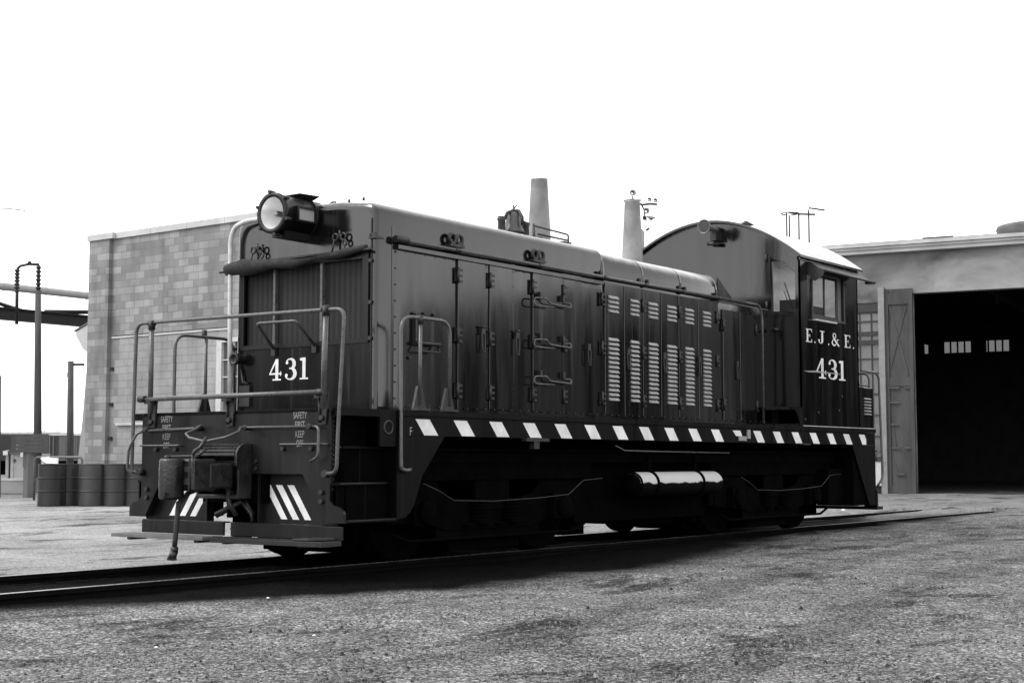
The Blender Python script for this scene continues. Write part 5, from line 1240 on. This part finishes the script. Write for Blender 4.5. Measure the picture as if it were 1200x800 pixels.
# pale shed and crossbuck-like posts, kerb wall, boxes
SH = thing('switch_shed', tuple(Vector((at(20, 560, 46).x, at(20, 560, 46).y, 0))), 'small pale shed with white corner posts behind the dark board', 'shed')
def fbox(mb, u0, u1, v0, v1, dp, th=.3):
    a_ = at(u0, v0, dp); b_ = at(u1, v1, dp); bk = Vector((fw.x, fw.y, 0)).normalized()*th
    mb.prism([(a_.x, a_.y, b_.z), (b_.x, b_.y, b_.z), (b_.x, b_.y, a_.z), (a_.x, a_.y, a_.z)], tuple(bk))
mb = MB('shed'); fbox(mb, 14.5, 27, 532, 563, 46, 1.2); fbox(mb, 38.5, 44, 531, 563, 46, 1.2); obj('wall', mb, SH)
mb = MB('white'); fbox(mb, 12.8, 15, 530, 564, 45.9, .08); fbox(mb, 7, 8.6, 527, 564, 45.9, .08); fbox(mb, 3.5, 8.8, 528, 533, 45.85, .04); fbox(mb, 24, 26.8, 528.5, 535, 45.85, .04); obj('corner_post', mb, SH)
mb = MB('tar'); fbox(mb, 9, 29, 528, 532, 45.9, 1.4); obj('roof', mb, SH)
mb = MB('darkwood'); fbox(mb, 9, 12.6, 529, 561, 46.1, .1); fbox(mb, 16, 18, 538, 541, 45.95, .05); obj('door', mb, SH)
mb = MB('coping'); fbox(mb, -30, 41, 560.5, 563, 40, .5); mb.use('battered'); fbox(mb, -30, 41, 563.2, 577, 40, .45); obj('low_wall', mb, label='low concrete retaining wall with pale top at the left edge of the yard', cat='wall')
# pipe guard rail in front of the drums
GR = MB('rail_pipe'); g0 = at(40.5, 560, 34.2); g1 = at(96, 560, 33.6); zt = 1.10
GR.tube(bend([(g0.x, g0.y, .05), (g0.x, g0.y, zt), (g1.x, g1.y, zt), (g1.x, g1.y, .05)], .12), .03, 8); gm = g0.lerp(g1, 0.0); GR.tube([(g0.x, g0.y, .58), (g1.x, g1.y, .58)], .025, 6)
obj('guard_rail', GR, label='low bent pipe guard rail just behind the oil drums', cat='guard rail')
# oil drums
def drum_mesh():
    mb = MB('drum'); mb._lathe((0, 0, 0), Vector((0, 0, 1)), [(0, .001), (0, .29), (.02, .295), (.29, .288), (.30, .300), (.32, .300), (.33, .288), (.57, .288), (.58, .300), (.60, .300), (.61, .288), (.86, .288), (.88, .297), (.89, .292), (.875, .275), (.865, .001)], 56, False)
    return mb
d0 = None
spots = [(61, 590, 'oil drum nearest the left, with a sheet of paper on it'), (79, 589, 'second oil drum from the left, half behind the first'), (109, 589.3, 'third oil drum from the left, darkest of the row'), (137, 589.3, 'fourth oil drum from the left, faded side'), (163, 588, 'oil drum at the right end, partly hidden by the locomotive step')]
drum = drum_mesh()
for k, (u, v, lab) in enumerate(spots):
    g = at(u, 560, 30.9+(.35 if k == 1 else 0)); z = gz(g.x, g.y)
    if d0 is None:
        mats = drum.mats; d0 = thing('oil_drum', (0, 0, 0), lab, 'oil drum', 'oil drums in a row beside the yard'); sh_ = obj('shell', drum, d0)
        mb = MB('iron'); mb.cyl((.17, 0, .865), (.17, 0, .885), .03, 10); mb.cyl((-.18, .05, .865), (-.18, .05, .88), .015, 8); obj('bung', mb, d0)
        d0.location = (g.x, g.y, z)
    else: copy_thing(d0, (g.x, g.y, z), lab, k*1.3)
mb = MB('paper'); g = at(57, 560, 30.8); z = gz(g.x, g.y)+.885
mb.add([(g.x-.14, g.y-.1, z+.02), (g.x+.12, g.y-.14, z+.01), (g.x+.16, g.y+.12, z+.05), (g.x+.02, g.y+.05, z+.16), (g.x-.12, g.y+.14, z+.12)], [(0, 1, 3), (1, 2, 3), (0, 3, 4), (2, 4, 3)]); mb.prism([(g.x-.12, g.y+.1, z), (g.x+.14, g.y-.12, z), (g.x+.14, g.y-.12, z+.13), (g.x-.12, g.y+.1, z+.15)], (.02, .02, 0))
obj('paper_sheet', mb, label='white paper bundle lying on top of the leftmost oil drums', cat='paper')
# litter
def scrap(u, v, w_, lab):
    # ground point along the view
    d = fw+rt*((u-600)/1705.482)+up*((400-v)/1705.482); c = Vector((-9.789, -10.713, 1.028)); t = (-.06-c.z)/d.z; g = c+d*t; z = gz(g.x, g.y)+.03
    mb = MB('paper'); j = lambda: random.uniform(.6, 1.2)*w_
    mb.add([(g.x-j(), g.y-j()*.4, z), (g.x+j(), g.y-j()*.5, z), (g.x+j()*.6, g.y+j()*.6, z), (g.x, g.y, z+w_*.5), (g.x-j()*.6, g.y+j()*.6, z)], [(0, 1, 3), (1, 2, 3), (2, 4, 3), (4, 0, 3)])
    obj('paper_scrap', mb, label=lab, cat='litter')
scrap(87, 596, .22, 'crumpled white paper lying on the pale ground in front of the oil drums')
scrap(314, 701, .018, 'small white scrap on the gravel near the shadow of the locomotive')
scrap(183, 759, .016, 'small white scrap on the gravel low at the left')
scrap(368, 745, .016, 'white chip lying on the gravel left of the middle')
scrap(988, 603, .07, 'white scrap beside the rail under the cab end')
scrap(812, 605, .05, 'white scrap on the ground under the middle of the locomotive')
def plank(u0, u1, v, w_, lab):
    def gp(u, v):
        d = fw+rt*((u-600)/1705.482)+up*((400-v)/1705.482); c = Vector((-9.789, -10.713, 1.028)); return c+d*((-.08-c.z)/d.z)
    a_, b_ = gp(u0, v), gp(u1, v-1); z = .02; n_ = Vector((0, 0, 1)).cross((b_-a_).normalized())*w_
    mb = MB('shed'); mb.prism([(a_.x, a_.y, z), (b_.x, b_.y, z), (b_.x+n_.x, b_.y+n_.y, z), (a_.x+n_.x, a_.y+n_.y, z)], (0, 0, .035)); obj('wooden_plank', mb, label=lab, cat='plank')
plank(553, 591, 631, .12, 'short pale plank lying in the black shade under the front truck of the locomotive')
scrap(700, 609, .09, 'pale rag on the ground left of the middle gap under the locomotive')
# flood-light mast behind the engine
FM = thing('floodlight_mast', tuple(Vector((at(754, 500, 40).x, at(754, 500, 40).y, 0))), 'slim mast carrying clustered floodlights rising behind the second exhaust stack', 'light mast')
mb = MB('bluewire'); b_ = at(754, 500, 40); mb.tube([(b_.x, b_.y, 0), tuple(at(741.5, 240, 40)*0+at(753, 271, 40))], .05, 8); mb.tube([at(753, 271, 40), at(744, 262, 40), at(741, 230, 40)], .03, 6); obj('mast', mb, FM)
mb = MB('darkframe'); mb.tube([at(731, 235.5, 40), at(742, 234, 40), at(752, 240, 40), at(762, 239, 40), at(770, 239.5, 40)], .03, 6); mb.tube([at(752, 240, 40), at(755, 247, 40), at(756, 256, 40)], .022, 6); mb.box(tuple(at(753, 258, 40)-Vector((.06, .06, 0))), tuple(at(758, 253.5, 40)+Vector((.06, .06, 0)))); mb.tube([at(758, 254, 40), at(768, 255, 40)], .02, 6); mb.tube([at(757, 270, 40), at(761, 267.5, 40)], .03, 6); obj('crossarm', mb, FM)
for u, v, r_ in ((741.5, 226, .09), (757.5, 247, .09), (736, 236, .09), (748, 235, .08), (761, 234, .06), (768, 235, .06), (763, 255.5, .09)):
    mb = MB('bluewire'); c = at(u, v, 39.95); flat = .35 if u in (736, 748, 763) else 1
    mb._lathe(c, Vector((-.5, -.6, .2 if flat == 1 else 3)).normalized(), [(-.06, .03), (0, r_), (.02, r_), (.03, r_*.9), (.0, r_*.5)], 16, True); obj('floodlight', mb, FM)

# low distant tree line beyond the yard, seen faintly over the boxcars
M['leafdark'] = mat('bare_winter_twigs', .10, .5, 1, .9, .05)
def treeclump(u, depth, h, wdt, lab):
    b_ = at(u, 500, depth); T = thing('bare_tree', (b_.x, b_.y, 0), lab, 'tree', 'bare trees on the horizon')
    tr = MB('leafdark'); tr.tube([(b_.x, b_.y, 0), (b_.x+.1, b_.y, h*.45)], [.3, .15], 6); obj('trunk', tr, T)
    cr = MB('leafdark'); rnd = random.Random(int(u*7)+5)
    for k in range(140):
        a_ = rnd.uniform(0, 2*pi); el = rnd.uniform(.1, 1.4); L_ = rnd.uniform(.3, 1)*wdt
        s0 = Vector((b_.x, b_.y, h*rnd.uniform(.3, .6))); e0 = s0+Vector((cos(a_)*cos(el), sin(a_)*cos(el), sin(el)*h*.5/wdt))*L_
        cr.tube([s0, s0.lerp(e0, .6)+Vector((rnd.uniform(-.2, .2),)*3), e0], [.05, .03, .015], 3, False)
    obj('crown', cr, T)
treeclump(55, 150, 4.6, 3.5, 'bare tree above the plain boxcar, left of the short pole'); treeclump(70, 160, 4.3, 3.2, 'bare tree just left of the short pole on the horizon'); treeclump(27, 160, 4.2, 3.2, 'bare tree above the dark board on the horizon')
